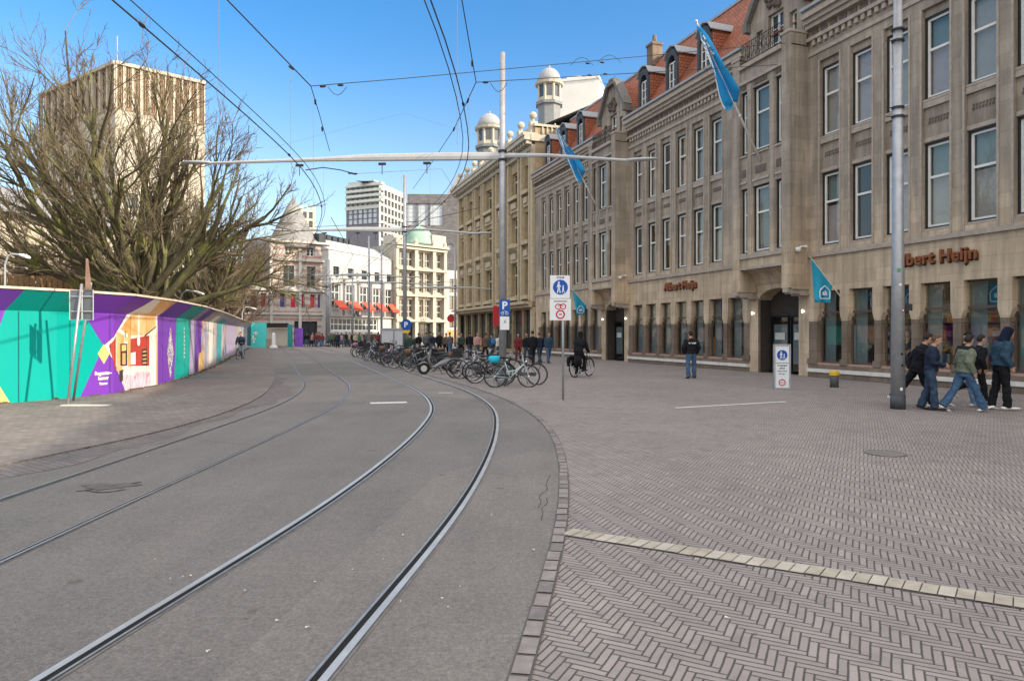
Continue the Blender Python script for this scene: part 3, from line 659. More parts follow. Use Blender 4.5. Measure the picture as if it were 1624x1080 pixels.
# lights and goods inside the shop
lamp_in=lit('ceiling tube',(1,.95,.88),30.0)
q=MB()
for k in range(4):
    for u in (16.5+k*3.0,): q.box(u,u+1.5,-1.6,-1.45,3.75,3.8)
q.build('ceiling_light',lamp_in,ah)
q=MB(); q.poly([(U_A,-.5,.12),(U_B,-.5,.12),(U_B,-4.5,.12),(U_A,-4.5,.12)]); q.build('shop_floor',mm('shop floor',(.2,.19,.18),.5,.1,3),ah)
gcols=[mm('goods %d'%i,c,.5,.1,8) for i,c in enumerate([(.35,.06,.04),(.45,.25,.06),(.5,.45,.35),(.10,.2,.08),(.25,.09,.06),(.06,.09,.2),(.5,.48,.45),(.2,.12,.07)])]
def shelf(u,label,w=1.6,dep=-2.2):
    e=empty('shop_shelf',LW(u,dep,.12),UROT,label,'shelf','stocked shelves behind the shop windows')
    f=MB(); f.box(-w/2,w/2,-.03,0,0,2.3)
    for z in (.1,.55,1.0,1.45,1.9): f.box(-w/2,w/2,0,.45,z,z+.03)
    f.build('frame',mm('shelf brown',(.12,.09,.07),.6,.1,5),e)
    g=MB()
    for z in (.13,.58,1.03,1.48,1.93):
        x_=-w/2+.03
        while x_<w/2-.1:
            wd=rng.uniform(.06,.16); g.box(x_,x_+wd,.06,.42,z,z+rng.uniform(.14,.34),rng.randrange(8)); x_+=wd+.01
    o=g.build('goods',gcols,e); o['kind']='stuff'
for k,(u,l) in enumerate([(20.2,'shelf of mixed goods behind the shop window right of the hooded man'),(22.9,'shelf of red and orange packs behind the window right of the lamp pole'),(24.6,'shelf of goods seen beside the tall lamp pole'),(26.0,'shelf of drinks behind the window left of the lamp pole')]): shelf(u,l)
def standee(u,w,h,col,label,dep=-.75,cat='display board',z0=.14):
    q=MB(); q.box(-w/2,w/2,-.02,.02,0,h); q.box(-w*.4,w*.4,-.2,.2,-.02,0.0)
    tag(q.build('display_board',mm(label[:20],col,.6,.06,4),None,LW(u,dep,z0)),label,cat).rotation_euler=(0,0,UROT)
standee(27.05,.62,1.85,(.50,.53,.55),'pale blank board standing in the window beside the hanging shop flag')
standee(40.8,.30,1.5,(.62,.64,.66),'narrow white board in the far window of the middle shop front')
standee(37.8,.35,1.7,(.02,.17,.42),'bright blue display column in the middle shop front')
standee(35.2,.45,1.35,(.70,.20,.03),'orange display box beside the man with the printed jacket')
standee(50.5,.7,2.2,(.03,.42,.48),'turquoise display in the shop front behind the cyclist')
standee(48.6,.8,2.4,(.20,.10,.26),'purple display left of the dark arched entrance')
standee(20.9,.8,.35,(.05,.03,.10),'purple advertising strip hung in the near shop window',-.7,'window poster',1.9)
q=MB(); q.box(-.2,.2,-.15,.15,0,.26); q.box(-.02,.02,-.16,.16,.26,.275); tag(q.build('cardboard_box',mm('cardboard',(.42,.31,.18),.8,.12,6),None,LW(33.9,-.68,.14)),'cardboard box on the sill of the middle shop front','box').rotation_euler=(0,0,UROT)
# lettering over the shop windows
letter=mat('rust orange letters',(.22,.075,.028),.5,.2,8)
def wall_text(nm,s,size,u,v,w,m,ext=.05,off=.012,sp=1.05):
    o=text(nm,s,size,m,None,None,ext,off,'CENTER',sp); k_=text('letter_backing',s,size,mm('letter sides',(.03,.018,.012),.6,.2,9),o,Matrix.Translation((-.03,-.025,-ext-.032)),.03,off+.018,'CENTER',sp); o.matrix_world=Matrix.Translation(LW(u,w,v))@Matrix.Rotation(UROT+math.pi,4,'Z')@Matrix.Rotation(R(90),4,'X'); return o
tag(wall_text('shop_sign','Albert Heijn',.55,22.95,3.92,.08,letter),'large rust-orange shop lettering partly hidden by the tall lamp pole','shop sign')
tag(wall_text('shop_sign','Albert Heijn',.55,37.1,3.95,.08,letter),'small-looking rust-orange lettering above the man in the printed jacket','shop sign')
# blue hanging signs behind the glass
ahblue=mm('sign blue',(.01,.30,.52),.5,.05,3); logo_w=mm('logo white',(.78,.82,.84),.5,.03,3)
def logo(parent,M,sz,name='logo'):
    q=MB(); pts=[(-.36,-.42),(.36,-.42),(.44,-.30),(.44,.10),(.36,.22),(.05,.46),(-.05,.46),(-.36,.22),(-.44,.10),(-.44,-.30)]
    P=[(a*sz,0,b*sz) for a,b in pts]; q.tube(P+[P[0]],.035*sz,4)
    e=q.build(name,logo_w,parent); e.matrix_local=M
    o=text('logo_letters','ah',.46*sz,logo_w,e,Matrix.Translation((0,0,-.17*sz))@Matrix.Rotation(R(90),4,'X'),.004,.012*sz); return e
FLIP=Matrix.Rotation(math.pi,4,'Z')
for k,(u,l) in enumerate([(21.42,'blue hanging logo sign in the window above the hooded man'),(24.32,'blue hanging logo sign half hidden by the tall lamp pole'),(25.76,'blue hanging logo sign in the window left of the lamp pole'),(27.2,'blue hanging logo sign in the window behind the small shop flag')]):
    q=MB(); q.box(-.27,.27,-.02,.02,-.34,.34); q.tube([(0,0,.36),(0,0,.9)],.01,4)
    o=tag(q.build('hanging_sign',ahblue,None,LW(u,-.68,2.86)),l,'hanging sign'); o.rotation_euler=(0,0,UROT); logo(o,Matrix.Translation((0,.03,0))@FLIP,.52)
# ---- golden stone store beyond it
gold=masonry('golden stone',(.41,.32,.20),.9,.4,.8,.1,streak=.25,low=((.33,.26,.16),3,6)); gold_t=mat('golden trim',(.45,.37,.25),.85,.16,4,0,.2,30); gold_pale=mat('pale cornice stone',(.46,.42,.34),.85,.14,4,0,.2,30)
gb=empty('golden_store',BASE,UROT,'ornate golden stone store with balustrade, balls and two domed roof lanterns','building')
U0,U1=57.5,80.6
gw=MB(); H=[]; bayc=[59.1,62.0,65.4,69.2,72.4,75.4,78.6]; wid=[1.3,2.0,1.9,2.4,1.6,2.0,1.7]
for c,wd in zip(bayc,wid):
    for z0,z1 in ((4.8,7.6),(9.2,11.6),(13.3,15.4)): H.append((c-wd/2,c+wd/2,z0,z1))
SH=[(58.0+k*2.55,58.0+k*2.55+2.1,.3,3.6) for k in range(9)]
gw.wall(U0,U1,0,16.3,0,H+SH,.35)
gw.poly([(U0,0,0),(U0,-20,0),(U0,-20,18.0),(U0,0,18.0)]); gw.poly([(U1,0,0),(U1,-20,0),(U1,-20,17),(U1,0,17)]); gw.poly([(U0,-20,0),(U1,-20,0),(U1,-20,17),(U0,-20,17)]); gw.poly([(U0,0,16.3),(U1,0,16.3),(U1,0,18.1),(U0,0,18.1)])
gw.build('wall',gold,gb)
for c,wd in zip(bayc,wid):
    for z0,z1 in ((4.8,7.6),(9.2,11.6),(13.3,15.4)): window(gb,c-wd/2,c+wd/2,z0,z1,-.33,1,'cross',gold_t,glass_up,fw=.13)
for s in SH: window(gb,s[0],s[1],.3,3.6,-.33,1,'shop',dark_metal,glass_up,name='shop_window')
tr=MB()
for k in range(8):
    u=57.75+k*3.22
    if k in (0,7): tr.box(u-.25,u+.25,.0,.25,0,16.3)
for c,wd in zip(bayc,wid):
    for s_ in (-1,1): x_=c+s_*(wd/2+.28); tr.box(x_-.13,x_+.13,.002,.3,4.3,16.2); tr.lathe([(.1,0),(.16,.2),(.2,.5),(.08,.9)],(x_,.2,16.4),7)
    for z in (4.45,8.9,13.0): tr.box(c-wd/2-.1,c+wd/2+.1,.002,.42,z,z+.3)
    for z in (7.7,12.0): tr.box(c-wd/2,c+wd/2,.002,.16,z,z+.25); tr.box(c-wd*.3,c+wd*.3,.16,.3,z+.25,z+.75)
    if wd>1.8: tr.prism([(c-wd/2,.002,8.5),(c+wd/2,.002,8.5),(c+wd*.35,.55,8.9),(c-wd*.35,.55,8.9)],(0,0,.35))
tr.box(U0,U1,.002,.55,3.75,4.0); tr.box(U0,U1,.002,.9,4.0,4.22)
tr.build('pilaster_trim',gold_t,gb)
co=MB(); co.box(U0,U1,.002,.3,16.3,16.65); k=U0
while k<U1-.2: co.box(k,k+.28,.3,.75,16.66,16.95); k+=.6
co.box(U0-.1,U1+.1,.002,.95,16.95,17.3); co.box(U0-.1,U1+.1,-.2,1.05,17.3,17.55)
co.box(U0,U1,-.35,.1,18.1,18.35); co.box(U0-.15,U0+.0,-6,.4,16.9,17.4); co.box(U0-.12,U0+.05,-6,.1,18.1,18.3)
for k in range(14): co.lathe([(.06,17.5),(.1,17.7),(.06,18.1)],(U0-.06,-.6-k*.4,0),7)
co.build('cornice',gold_pale,gb)
bl=MB()
for k in range(9):
    u=58.0+k*2.75; bl.box(u-.28,u+.28,-.3,.3,17.55,18.55); bl.lathe([(.1,18.55),(.16,18.68),(.1,18.75),(.26,18.9),(.32,19.08),(.24,19.28),(.05,19.38)],(u,0,0),12)
bl.build('parapet_ball',gold_pale,gb)
gr=MB(); gr.poly([(U0,-.3,18.1),(U1,-.3,18.1),(U1,-5,20.4),(U0,-5,20.4)]); gr.box(U0,U1,-20,-5,17,20.4); gr.build('roof',lead,gb)
def lantern(u,w,z0,r,h,label):
    e=empty('roof_lantern_base',(u,w,z0)); e.parent=gb; e.name='roof_lantern'
    k=r/1.0; q=MB(); q.lathe([(r*1.02,0),(r*1.02,h*.42),(r*1.22,h*.43),(r*1.22,h*.47),(r*1.0,h*.48)],(0,0,0),8); q.build('drum',mat('grey zinc drum',(.20,.21,.22),.6,.1,3) if 'grey zinc drum' not in bpy.data.materials else bpy.data.materials['grey zinc drum'],e)
    q=MB(); q.lathe([(r*.92,h*.48),(r*.92,h*.70)],(0,0,0),8); q.build('pane',glass_far,e)
    q=MB()
    for j in range(8):
        a=2*math.pi*j/8; x_,y_=r*.95*math.cos(a),r*.95*math.sin(a); q.tube([(x_,y_,h*.48),(x_,y_,h*.71)],r*.12,5)
    q.lathe([(r*1.0,h*.48),(r*1.0,h*.53),(r*.85,h*.53)],(0,0,0),8); q.lathe([(r*.9,h*.70),(r*1.2,h*.71),(r*1.25,h*.745),(r*1.05,h*.75)],(0,0,0),16); q.build('lantern_frame',gold_pale,e)
    q=MB(); q.lathe([(r*1.05,h*.75)]+[(r*1.05*math.cos(R(a)),h*.75+h*.21*math.sin(R(a))) for a in (15,30,45,60,75,86)]+[(r*.08,h*.97),(r*.12,h*.985),(.02,h)],(0,0,0),16); q.sm=True; q.build('dome',lead,e)
lantern(62.3,-3.2,18.8,1.02,6.3,''); lantern(80.2,-3.4,19.0,1.35,7.6,'')
q=MB(); q.box(-2.4,2.4,-2.2,2.2,0,26.0); q.box(-2.5,2.5,-2.3,2.3,26.0,26.25); q.box(-.9,.5,-1,.5,26.25,26.9)
o=q.build('lift_block',mat('pale render',(.66,.64,.6),.8,.06,1.2),None,(6.55,68,0)); tag(o,'pale plastered rooftop block behind the nearer domed lantern','building'); o.rotation_euler=(0,0,R(-16))
red_m=mm('shop sign red',(.55,.04,.05),.5,.05,5)
for u,v,l in ((80.8,3.3,'round red shop sign on the far corner of the golden store'),(64.3,3.2,'red shop banner under the ledge of the golden store')):
    q=MB()
    if u>70: q.M=Matrix.Rotation(R(90),4,'Y'); q.lathe([(.1,-.08),(.42,-.08),(.42,.08),(.1,.08)],(0,0,0),18); q.M=None; q.tube([(0,-.9,.0),(0,-.6,0)],.04,5)
    else: q.box(-.08,.08,-.4,.4,-.9,.9); q.tube([(0,-.6,.6),(0,-.4,.6)],.04,5)
    tag(q.build('shop_banner',red_m,None,LW(u,.9,v)),l,'shop sign').rotation_euler=(0,0,UROT)
# ---- facades that look towards us: frame from two pixel columns and depths
def face(name,pxL,ZL,pxR,ZR,label,cat='building',z=0):
    a=PX(pxL,CY,ZL); b=PX(pxR,CY,ZR); a.z=b.z=z; d=b-a
    return empty(name,a,math.atan2(d.y,d.x),label,cat), d.length
def vz(py,Z): return HC+(CY-py)*Z/FPX
def block(mb,L,D,h,front=True,mi=0,roof=None):
    mb.poly([(0,0,0),(0,D,0),(0,D,h),(0,0,h)],mi); mb.poly([(L,0,0),(L,D,0),(L,D,h),(L,0,h)],mi); mb.poly([(0,D,0),(L,D,0),(L,D,h),(0,D,h)],mi)
    mb.poly([(0,0,h-.2),(L,0,h-.2),(L,D,h-.2),(0,D,h-.2)],mi if roof is None else roof)
# white flat-roofed store with red awnings
whm=mat('white render',(.46,.455,.44),.8,.05,1.5,0,.1); greyp=mat('grey roof sheet',(.42,.43,.44),.7,.06,1)
wb,L=face('white_store',521,89,626,104,'white rendered store with red awnings and dark square upper windows')
q=MB(); hs=[]; n=5
for k in range(n):
    c=L*(k+.5)/n; hs.append((c-.62,c+.72,9.2,10.5)); hs.append((c-.95,c+.95,4.9,8.2))
hs.append((.5,L*.72,2.0,3.7)); hs.append((.3,L-.3,.1,1.5))
q.wall(0,L,0,12.6,0,hs,.35,sg=-1); block(q,L,14,12.6); q.build('wall',whm,wb)
q=MB(); q.poly([(-.1,-.1,12.6),(L+.1,-.1,12.6),(L+.1,3.5,14.5),(-.1,3.5,14.5)]); q.poly([(-.1,-.1,12.6),(-.1,3.5,14.5),(-.1,14,14.5),(-.1,14,12)]); q.poly([(-.1,3.5,14.5),(L+.1,3.5,14.5),(L+.1,14,14.5),(-.1,14,14.5)]); q.build('roof',greyp,wb)
q=MB()
for k in range(n+1):
    c=L*k/n; q.box(max(0,c-.16),min(L,c+.16),-.35,-.002,3.95,9.0)
q.box(0,L,-.4,-.003,3.9,4.02); q.box(.2,L-.2,-.9,-.003,1.5,1.75); q.build('pier',mm('grey pier',(.36,.36,.36),.7,.06,3),wb)
for k in range(n):
    c=L*(k+.5)/n; window(wb,c-.62,c+.72,9.2,10.5,-.3,-1,'casement',dark_metal,glass_far,fw=.1); window(wb,c-.95,c+.95,4.9,8.2,-.3,-1,'grid',white_p,glass_far,fw=.12)
    a=MB(); a.prism([(c-1.0,-.36,6.0),(c+1.0,-.36,6.0),(c+1.0,-1.3,5.0),(c-1.0,-1.3,5.0)],(0,.0,-.1)); a.prism([(c-1.0,-1.3,4.99),(c+1.0,-1.3,4.99),(c+1.0,-1.3,4.75),(c-1.0,-1.3,4.75)],(0,.03,0)); a.build('awning',mm('red awning',(.62,.09,.05),.7,.08,5),wb)
window(wb,.5,L*.72,2.0,3.7,-.3,-1,'grid',white_p,glass_far,fw=.12); window(wb,.3,L-.3,.1,1.5,-.3,-1,'grid',dark_metal,glass_far,fw=.1,name='shop_window')
text('shop_lettering','JAC',1.25,black_plastic,wb,Matrix.Translation((L*.36,-.42,2.95+1.05))@Matrix.Rotation(R(90),4,'X'),.03,.02,'CENTER',1.1)
q=MB()
for k in range(6): q.box(3.2+k*1.3,4.1+k*1.3,3.6,5.2,14.4,15.3)
q.build('vent',slate,wb)
# cream building with a green copper dome
crm=masonry('cream stone',(.40,.365,.30),1.2,.5,.85,.06,streak=.1); crm_t=mat('cream trim',(.44,.405,.345),.8,.07,3)
cb,L=face('cream_corner_building',626,103,706,110,'cream stone building with many mullioned windows and a green copper dome')
q=MB(); hs=[]; bays_=[(.4,2.9),(3.4,5.7),(6.0,7.4)] ; s_=L/7.8
bays_=[(.5*s_,1.55*s_),(1.75*s_,2.8*s_),(3.25*s_,4.3*s_),(4.5*s_,5.5*s_),(6.05*s_,7.3*s_)]
rows=((4.0,6.9),(8.0,11.0),(11.9,14.2))
for a,b in bays_:
    for z0,z1 in rows: hs.append((a,b,z0,z1))
hs2=[(.5*s_,2.8*s_,.2,3.2),(3.25*s_,5.5*s_,.2,3.2),(6.05*s_,7.3*s_,.2,3.2)]
q.wall(0,L,0,15.2,0,hs+hs2,.5,sg=-1); block(q,L,12,15.2); q.build('wall',crm,cb)
for a,b in bays_:
    for z0,z1 in rows: window(cb,a,b,z0,z1,-.45,-1,'grid',crm_t,glass_far,fw=.16)
for a,b,c,d in hs2: window(cb,a,b,c,d,-.45,-1,'grid',dark_metal,glass_far,fw=.1,name='shop_window')
q=MB()
for x_ in (.15*s_,3.02*s_,5.8*s_,7.6*s_): q.box(max(0,x_-.3),min(L,x_+.3),-.45,-.002,0,15.6); q.lathe([(.3,15.6),(.35,15.9),(.05,16.5)],(x_,-.2,0),8)
for z in (3.4,7.3,11.3,14.5): q.box(0,L,-.6,-.003,z,z+.35)
q.box(-.1,L+.1,-.9,.5,15.0,15.3); q.box(5.6*s_,L,-.2,3.5,15.3,17.2); q.box(0,1.6*s_,.3,3,15.3,16.6); q.build('trim',crm_t,cb)
q=MB(); r=2.25; q.lathe([(r*1.05,15.6),(r*1.05,16.0),(r,16.1)]+[(r*math.cos(R(a)),16.1+r*1.15*math.sin(R(a))) for a in (10,25,40,55,70,82)]+[(.12,18.6),(.15,18.8),(.03,19.6)],(5.0*s_,2.2,0),20); q.sm=True; q.build('dome',mat('green copper',(.26,.40,.32),.7,.15,3),cb)
text('year_lettering','20',1.0,crm_t,cb,Matrix.Translation((3.9*s_,-.75,3.5))@Matrix.Rotation(R(90),4,'X'),.05,.03)
# narrow white house at the far right
nh,L=face('narrow_white_house',705,112,735,114,'narrow white house with dark windows beside the golden store')
q=MB(); hs=[(.9,2.3,z,z+2.2) for z in (2.6,5.6,8.4)]; q.wall(0,L,0,12,0,hs,.3,sg=-1); block(q,L,10,12); q.build('wall',whm,nh)
for a,b,c,d in hs: window(nh,a,b,c,d,-.25,-1,'casement',frame_d,glass_far,fw=.1)
q=MB(); q.box(.2,L-.2,-.5,-.003,.2,2.2); q.build('shop_front',mm('shop front ochre',(.45,.28,.12),.6,.2,2),nh)
# round turret building with a slate cone, striped brick
def stripes(name,a,b,h):
    m,t,p=nodes(name); x=X(t); o=x.obj(); s=x.sep(o); f=x.m('GREATER_THAN',x.m('FLOORED_MODULO',s[2],h),h*.62)
    c=x.mix(f,a,b); n=x.ramp(x.noise(o,3,4),[(.3,(.85,)*3),(.7,(1.12,)*3)]); c=x.mix(1.0,c,n,'MULTIPLY'); t.links.new(c,p.inputs['Base Color']); p.inputs['Roughness'].default_value=.85; return m
strp=stripes('striped brick and stone',(.45,.42,.39),(.36,.22,.19),.9); palest=mat('pale turret stone',(.48,.45,.42),.8,.08,3)
tb,L=face('turret_building',386,84,523,90,'pale striped corner building with a slate cone turret and coloured shutters')
q=MB(); hs=[]
ww=[1.2,2.4,3.5,4.75,6.1,7.15,8.6,9.6]
for x_ in ww: hs.append((x_-.36,x_+.36,4.9,6.7))
big=[(4.6,6.4),(7.6,9.1)]
for a,b in big: hs.append((a+.2,b-.2,7.6,10.3))
hs+=[(x_-.5,x_+.5,11.6,12.9) for x_ in (5.5,8.3)]+[(6.2,9.2,.2,3.2)]
q.wall(3.2,L,0,13.4,0,[h for h in hs if h[0]>3.2],.35,sg=-1); q.wall(0,3.2,0,7.6,0,[h for h in hs if h[1]<3.2],.35,sg=-1); block(q,L,10,7.5); q.poly([(3.2,0,7.5),(3.2,9,7.5),(3.2,9,13.4),(3.2,0,13.4)]); q.poly([(L,0,7.5),(L,9,7.5),(L,9,13.4),(L,0,13.4)]); q.poly([(3.2,0,13.3),(L,0,13.3),(L,9,13.3),(3.2,9,13.3)])
q.build('wall',strp,tb)
q=MB()
for z,d_ in ((4.0,.25),(7.0,.3),(10.9,.35),(13.2,.5)): q.box(3.2 if z>8 else 0,L,-d_,-.002,z,z+.28)
for x_ in (3.3,6.9,L-.3): q.box(x_-.18,x_+.18,-.22,-.003,0,13.2)
q.build('trim',palest,tb)
shc=[mm('shutter %d'%i,c,.6,.05,5) for i,c in enumerate([(.30,.05,.04),(.30,.05,.04),(.55,.42,.06),(.07,.06,.22),(.5,.02,.05),(.5,.02,.05),(.45,.06,.07),(.07,.05,.25)])]
for k,x_ in enumerate(ww):
    o=window(tb,x_-.36,x_+.36,4.9,6.7,-.3,-1,'plain',palest,glass_far,fw=.08); s=MB(); s.box(-.27,.27,-.06,-.04,.1,1.5); s.build('shutter',shc[k],o)
for a,b in big: window(tb,a+.2,b-.2,7.6,10.3,-.3,-1,'cross',mm('green grey frame',(.10,.13,.13),.6,.1,4),glass_far,fw=.14)
for x_ in (5.5,8.3): window(tb,x_-.5,x_+.5,11.6,12.9,-.3,-1,'casement',white_p,glass_far,fw=.1)
window(tb,6.2,9.2,.2,3.2,-.3,-1,'grid',dark_metal,glass_far,fw=.1,name='shop_window')
q=MB(); r=3.45; q.lathe([(r*1.02,12.6),(r*1.08,12.9),(r*.98,13.1),(r*.72,14.9),(r*.44,16.9),(r*.18,18.7),(.06,19.5),(.1,19.65),(.02,20.3)],(6.9,3.0,0),24); q.sm=True
q.build('cone_roof',masonry('pale slate',(.27,.265,.265),.35,.3,.75,.12,streak=.2),tb)
q=MB(); q.box(9.6,10.5,.6,2.6,13.3,14.8); q.build('dormer',slate,tb)
# red brick house behind the tree, left of the turret building
rb,L=face('red_brick_house',300,93,388,88,'red brick house with white trimmed windows behind the bare trees')
q=MB(); hs=[(L-1.1-k*1.5-.45,L-1.1-k*1.5+.45,z,z+2.0) for k in range(4) for z in (4.4,7.6)]; q.wall(0,L,0,10.6,0,hs,.3,sg=-1); block(q,L,9,10.6); q.build('wall',masonry('red brick',(.34,.12,.08),.3,.12,.8,.15),rb)
for a,b,c,d in hs: window(rb,a,b,c,d,-.25,-1,'cross',white_p,glass_far,fw=.1)
q=MB(); q.box(0,L,-.2,-.002,3.6,4.0); q.box(0,L,-.25,-.002,10.3,10.7); q.build('trim',palest,rb)
# high towers behind
tw,L=face('apartment_tower',549,330,601,322,'distant apartment tower with balconies and a dark lower block')
hh=vz(298,330); q=MB(); hm=vz(332,330); z0=20
fl=[vz(p,330) for p in (340,328,317,306)]
q.wall(0,L,0,hh,0,[(1+k*(L-2)/6+.3,1+(k+1)*(L-2)/6-.3,z-1.3,z+1.3) for k in range(6) for z in (vz(353,330),vz(345,330),vz(337,330),vz(329,330),vz(319,330),vz(311,330),vz(304,330))],.5,sg=-1)
q.build('wall',mat('dark grey brick tower',(.16,.16,.185),.8,.1,.3),tw)
P=MB()
for k in range(6):
    for z in (vz(353,330),vz(345,330),vz(337,330),vz(329,330),vz(319,330),vz(311,330),vz(304,330)): P.poly([(1+k*(L-2)/6+.3,.4,z-1.3),(1+(k+1)*(L-2)/6-.3,.4,z-1.3),(1+(k+1)*(L-2)/6-.3,.4,z+1.3),(1+k*(L-2)/6+.3,.4,z+1.3)])
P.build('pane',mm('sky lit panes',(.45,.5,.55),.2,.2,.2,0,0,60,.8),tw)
P=MB()
for py in (324,315.5,307.5,299): P.box(1,L+3,-2.2,0,vz(py,330)-.4,vz(py,330)+.8)
P.box(-.5,L+.5,-.4,-.02,hm-14.8+14,hm+.9); P.build('balcony',mat('pale balcony',(.55,.58,.55),.8,.06,1),tw)
d2=PX(643,CY,350)-PX(601,CY,322); L2=d2.length; a2=math.atan2(d2.y,d2.x)-tw.rotation_euler[2]
Q=MB(); Q.M=Matrix.Translation((L,0,0))@Matrix.Rotation(a2,4,'Z'); hs=[(1.5+k*(L2-3)/7+.45,1.5+(k+1)*(L2-3)/7-.45,zz-1.4,zz+1.4) for k in range(7) for zz in [hh-3-4.1*j for j in range(8)]]
Q.wall(0,L2,0,hh+1,0,hs,.6,sg=-1); Q.build('side_wall',mat('white tower cladding',(.46,.45,.42),.8,.05,.5),tw)
P=MB(); P.M=Q.M; P.poly([(0,0,hh+1),(L2,0,hh+1),(L2-6,9,hh+1),(-6,9,hh+1)])
for a,b,c,d in hs: P.poly([(a,.5,c),(b,.5,c),(b,.5,d),(a,.5,d)])
P.build('pane',glass_far,tw)
q=MB(); q.box(2,L-2,-1,4,hh,hh+2); q.build('roof',greyp,tw)
sl,L=face('slate_grey_block',646,152,745,152.5,'dark grey brick block with tall narrow windows behind the green dome')
hb=vz(305,150); q=MB(); hs=[(L*f-1.6,L*f+1.6,vz(355,150),vz(320,150)) for f in (.06,.25,.45)]+[(L*.6,L*.72,vz(395,150),vz(385,150))]
q.wall(0,L,0,hb,0,hs,.5,sg=-1); block(q,L,25,hb); q.build('wall',masonry('dark grey brick',(.15,.145,.15),.8,.3,.75,.2,streak=.1),sl)
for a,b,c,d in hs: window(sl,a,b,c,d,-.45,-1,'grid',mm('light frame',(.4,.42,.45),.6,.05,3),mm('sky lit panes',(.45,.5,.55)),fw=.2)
q=MB(); q.prism([(L*.62,1,hb),(L*.98,1,hb),(L*.98,1,hb+2.5),(L*.8,1,hb+4.6)],(0,6,0)); q.build('roof',lead,sl)
st,L=face('office_tower',476,260,500,262,'small distant office tower with dark windows right of the slate cone')
q=MB(); h2=vz(333,260); hs=[(1+k*2.2,2.4+k*2.2,h2-6.5+z,h2-4+z) for k in range(2) for z in (0,-4.2,3.4)]; q.wall(0,L,0,h2,0,hs,.5,sg=-1); block(q,L,8,h2)
for k in range(3): q.box(.2+k*2.1,1.4+k*2.1,0,1,h2,h2+1.6)
q.build('wall',mat('beige office cladding',(.55,.49,.40),.8,.06,.5),st)
for a,b,c,d in hs: window(st,a,b,c,d,-.4,-1,'plain',dark_metal,glass_far,fw=.2)
# pale tower on the left with a crown of wooden louvres
ct=PX(183,CY,72); ct.z=0; rr=PX(325,CY,78); rr.z=0; ll=PX(64,CY,82); ll.z=0
tt=empty('pale_tower',ct,0,'tall pale tower with a crown of upright wooden louvres behind the bare tree','building')
htop=vz(97,72); hl=htop-4.9
tw_m=masonry('pale tower cladding',(.47,.43,.36),2.4,3.2,.93,.04,streak=.08,msize=.03); lv=mat('wooden louvre',(.27,.19,.125),.8,.2,2); lvp=mat('pale post',(.46,.41,.34),.8,.08,2); lvd=mat('dark louvre gap',(.13,.085,.055),.9,.2,2)
for end,nm in ((rr,'right'),(ll,'left')):
    d=end-ct; L=d.length; Mx=Matrix.Rotation(math.atan2(d.y,d.x),4,'Z'); s_=1 if nm=='left' else -1
    q=MB(); q.M=Mx; q.wall(0,L,0,hl,0,[(1.0+k*L/4,1.0+k*L/4+1.1,z,z+1.6) for k in range(4) for z in (6,10.5,15)],.3,sg=s_); q.build('wall',tw_m,tt)
    q=MB(); q.M=Mx
    for k in range(4):
        for z in (6,10.5,15): q.poly([(1.0+k*L/4,-s_*.25,z),(2.1+k*L/4,-s_*.25,z),(2.1+k*L/4,-s_*.25,z+1.6),(1.0+k*L/4,-s_*.25,z+1.6)])
    q.build('pane',glass_far,tt)
    q=MB(); q.M=Mx; q.box(.3,L-.3,*P2(-s_*.5,-s_*.3),hl,htop-.3,1); n=11
    for k in range(n+1):
        x_=L*k/n; q.box(max(0,x_-.13),min(L,x_+.13),*P2(-s_*.25,s_*.12),hl-.6*(k%2),htop-.35,0)
        if k<n:
            for j in range(3): q.box(x_+.2+j*.17,x_+.29+j*.17,*P2(-s_*.28,s_*.0),hl+.25,htop-.35,2)
    q.box(0,L,*P2(-s_*.3,s_*.05),hl-.15,hl+.2,2); q.build('louvre_crown',[lvp,lvd,lv],tt)
    q=MB(); q.M=Mx; q.box(0,L,*P2(-s_*.5,s_*.25),htop-.35,htop); q.build('roof_edge',lvp,tt)
q=MB(); q.poly([tuple(Vector((0,0,htop-.4))),tuple(rr-ct+Vector((0,0,htop-.4))),tuple(rr-ct+ll-ct+Vector((0,0,htop-.4))),tuple(ll-ct+Vector((0,0,htop-.4)))]); q.build('roof',lead,tt)
q=MB(); q.box(-.5,.5,-.5,.5,htop,htop+1.3); q.tube([(0,0,htop+1.3),(0,0,htop+6.5)],.07,6); q.M=None; q.build('mast',steel,tt,(-5,9,0))
# low cream theatre wing and brown slatted screen on the far left
tw2,L=face('low_cream_building',-120,33,215,44,'low cream building with grey roof behind the bare tree')
q=MB(); q.wall(0,L,0,8.2,0,[(1+k*3.2,2.6+k*3.2,4.5,6.6) for k in range(5)],.3,sg=-1); block(q,L,8,8.2); q.build('wall',mat('cream render',(.48,.43,.35),.8,.07,1.2,0,.1),tw2)
for k in range(5): window(tw2,1+k*3.2,2.6+k*3.2,4.5,6.6,-.25,-1,'casement',white_p,glass_far,fw=.09)
q=MB(); q.poly([(-.4,-.6,8.1),(L+.3,-.6,8.1),(L-1.5,3.5,10.2),(.8,3.5,10.2)]); q.poly([(L+.3,-.6,8.1),(L+.3,8.2,8.1),(L-1.5,3.5,10.2)]); q.build('roof',mat('grey roof tiles',(.24,.24,.25),.7,.12,3),tw2)
sc_,L=face('slatted_screen',-140,27.5,150,30,'brown vertical slatted screen rising above the hoarding','screen')
q=MB(); k=0
while k<L: q.box(k,k+.16,-.03,.03,.2,4.15); k+=.2
q.box(0,L,.03,.09,.6,.75); q.box(0,L,.03,.09,3.6,3.75); q.build('slats',mat('rusty slats',(.22,.13,.06),.8,.25,3),sc_)
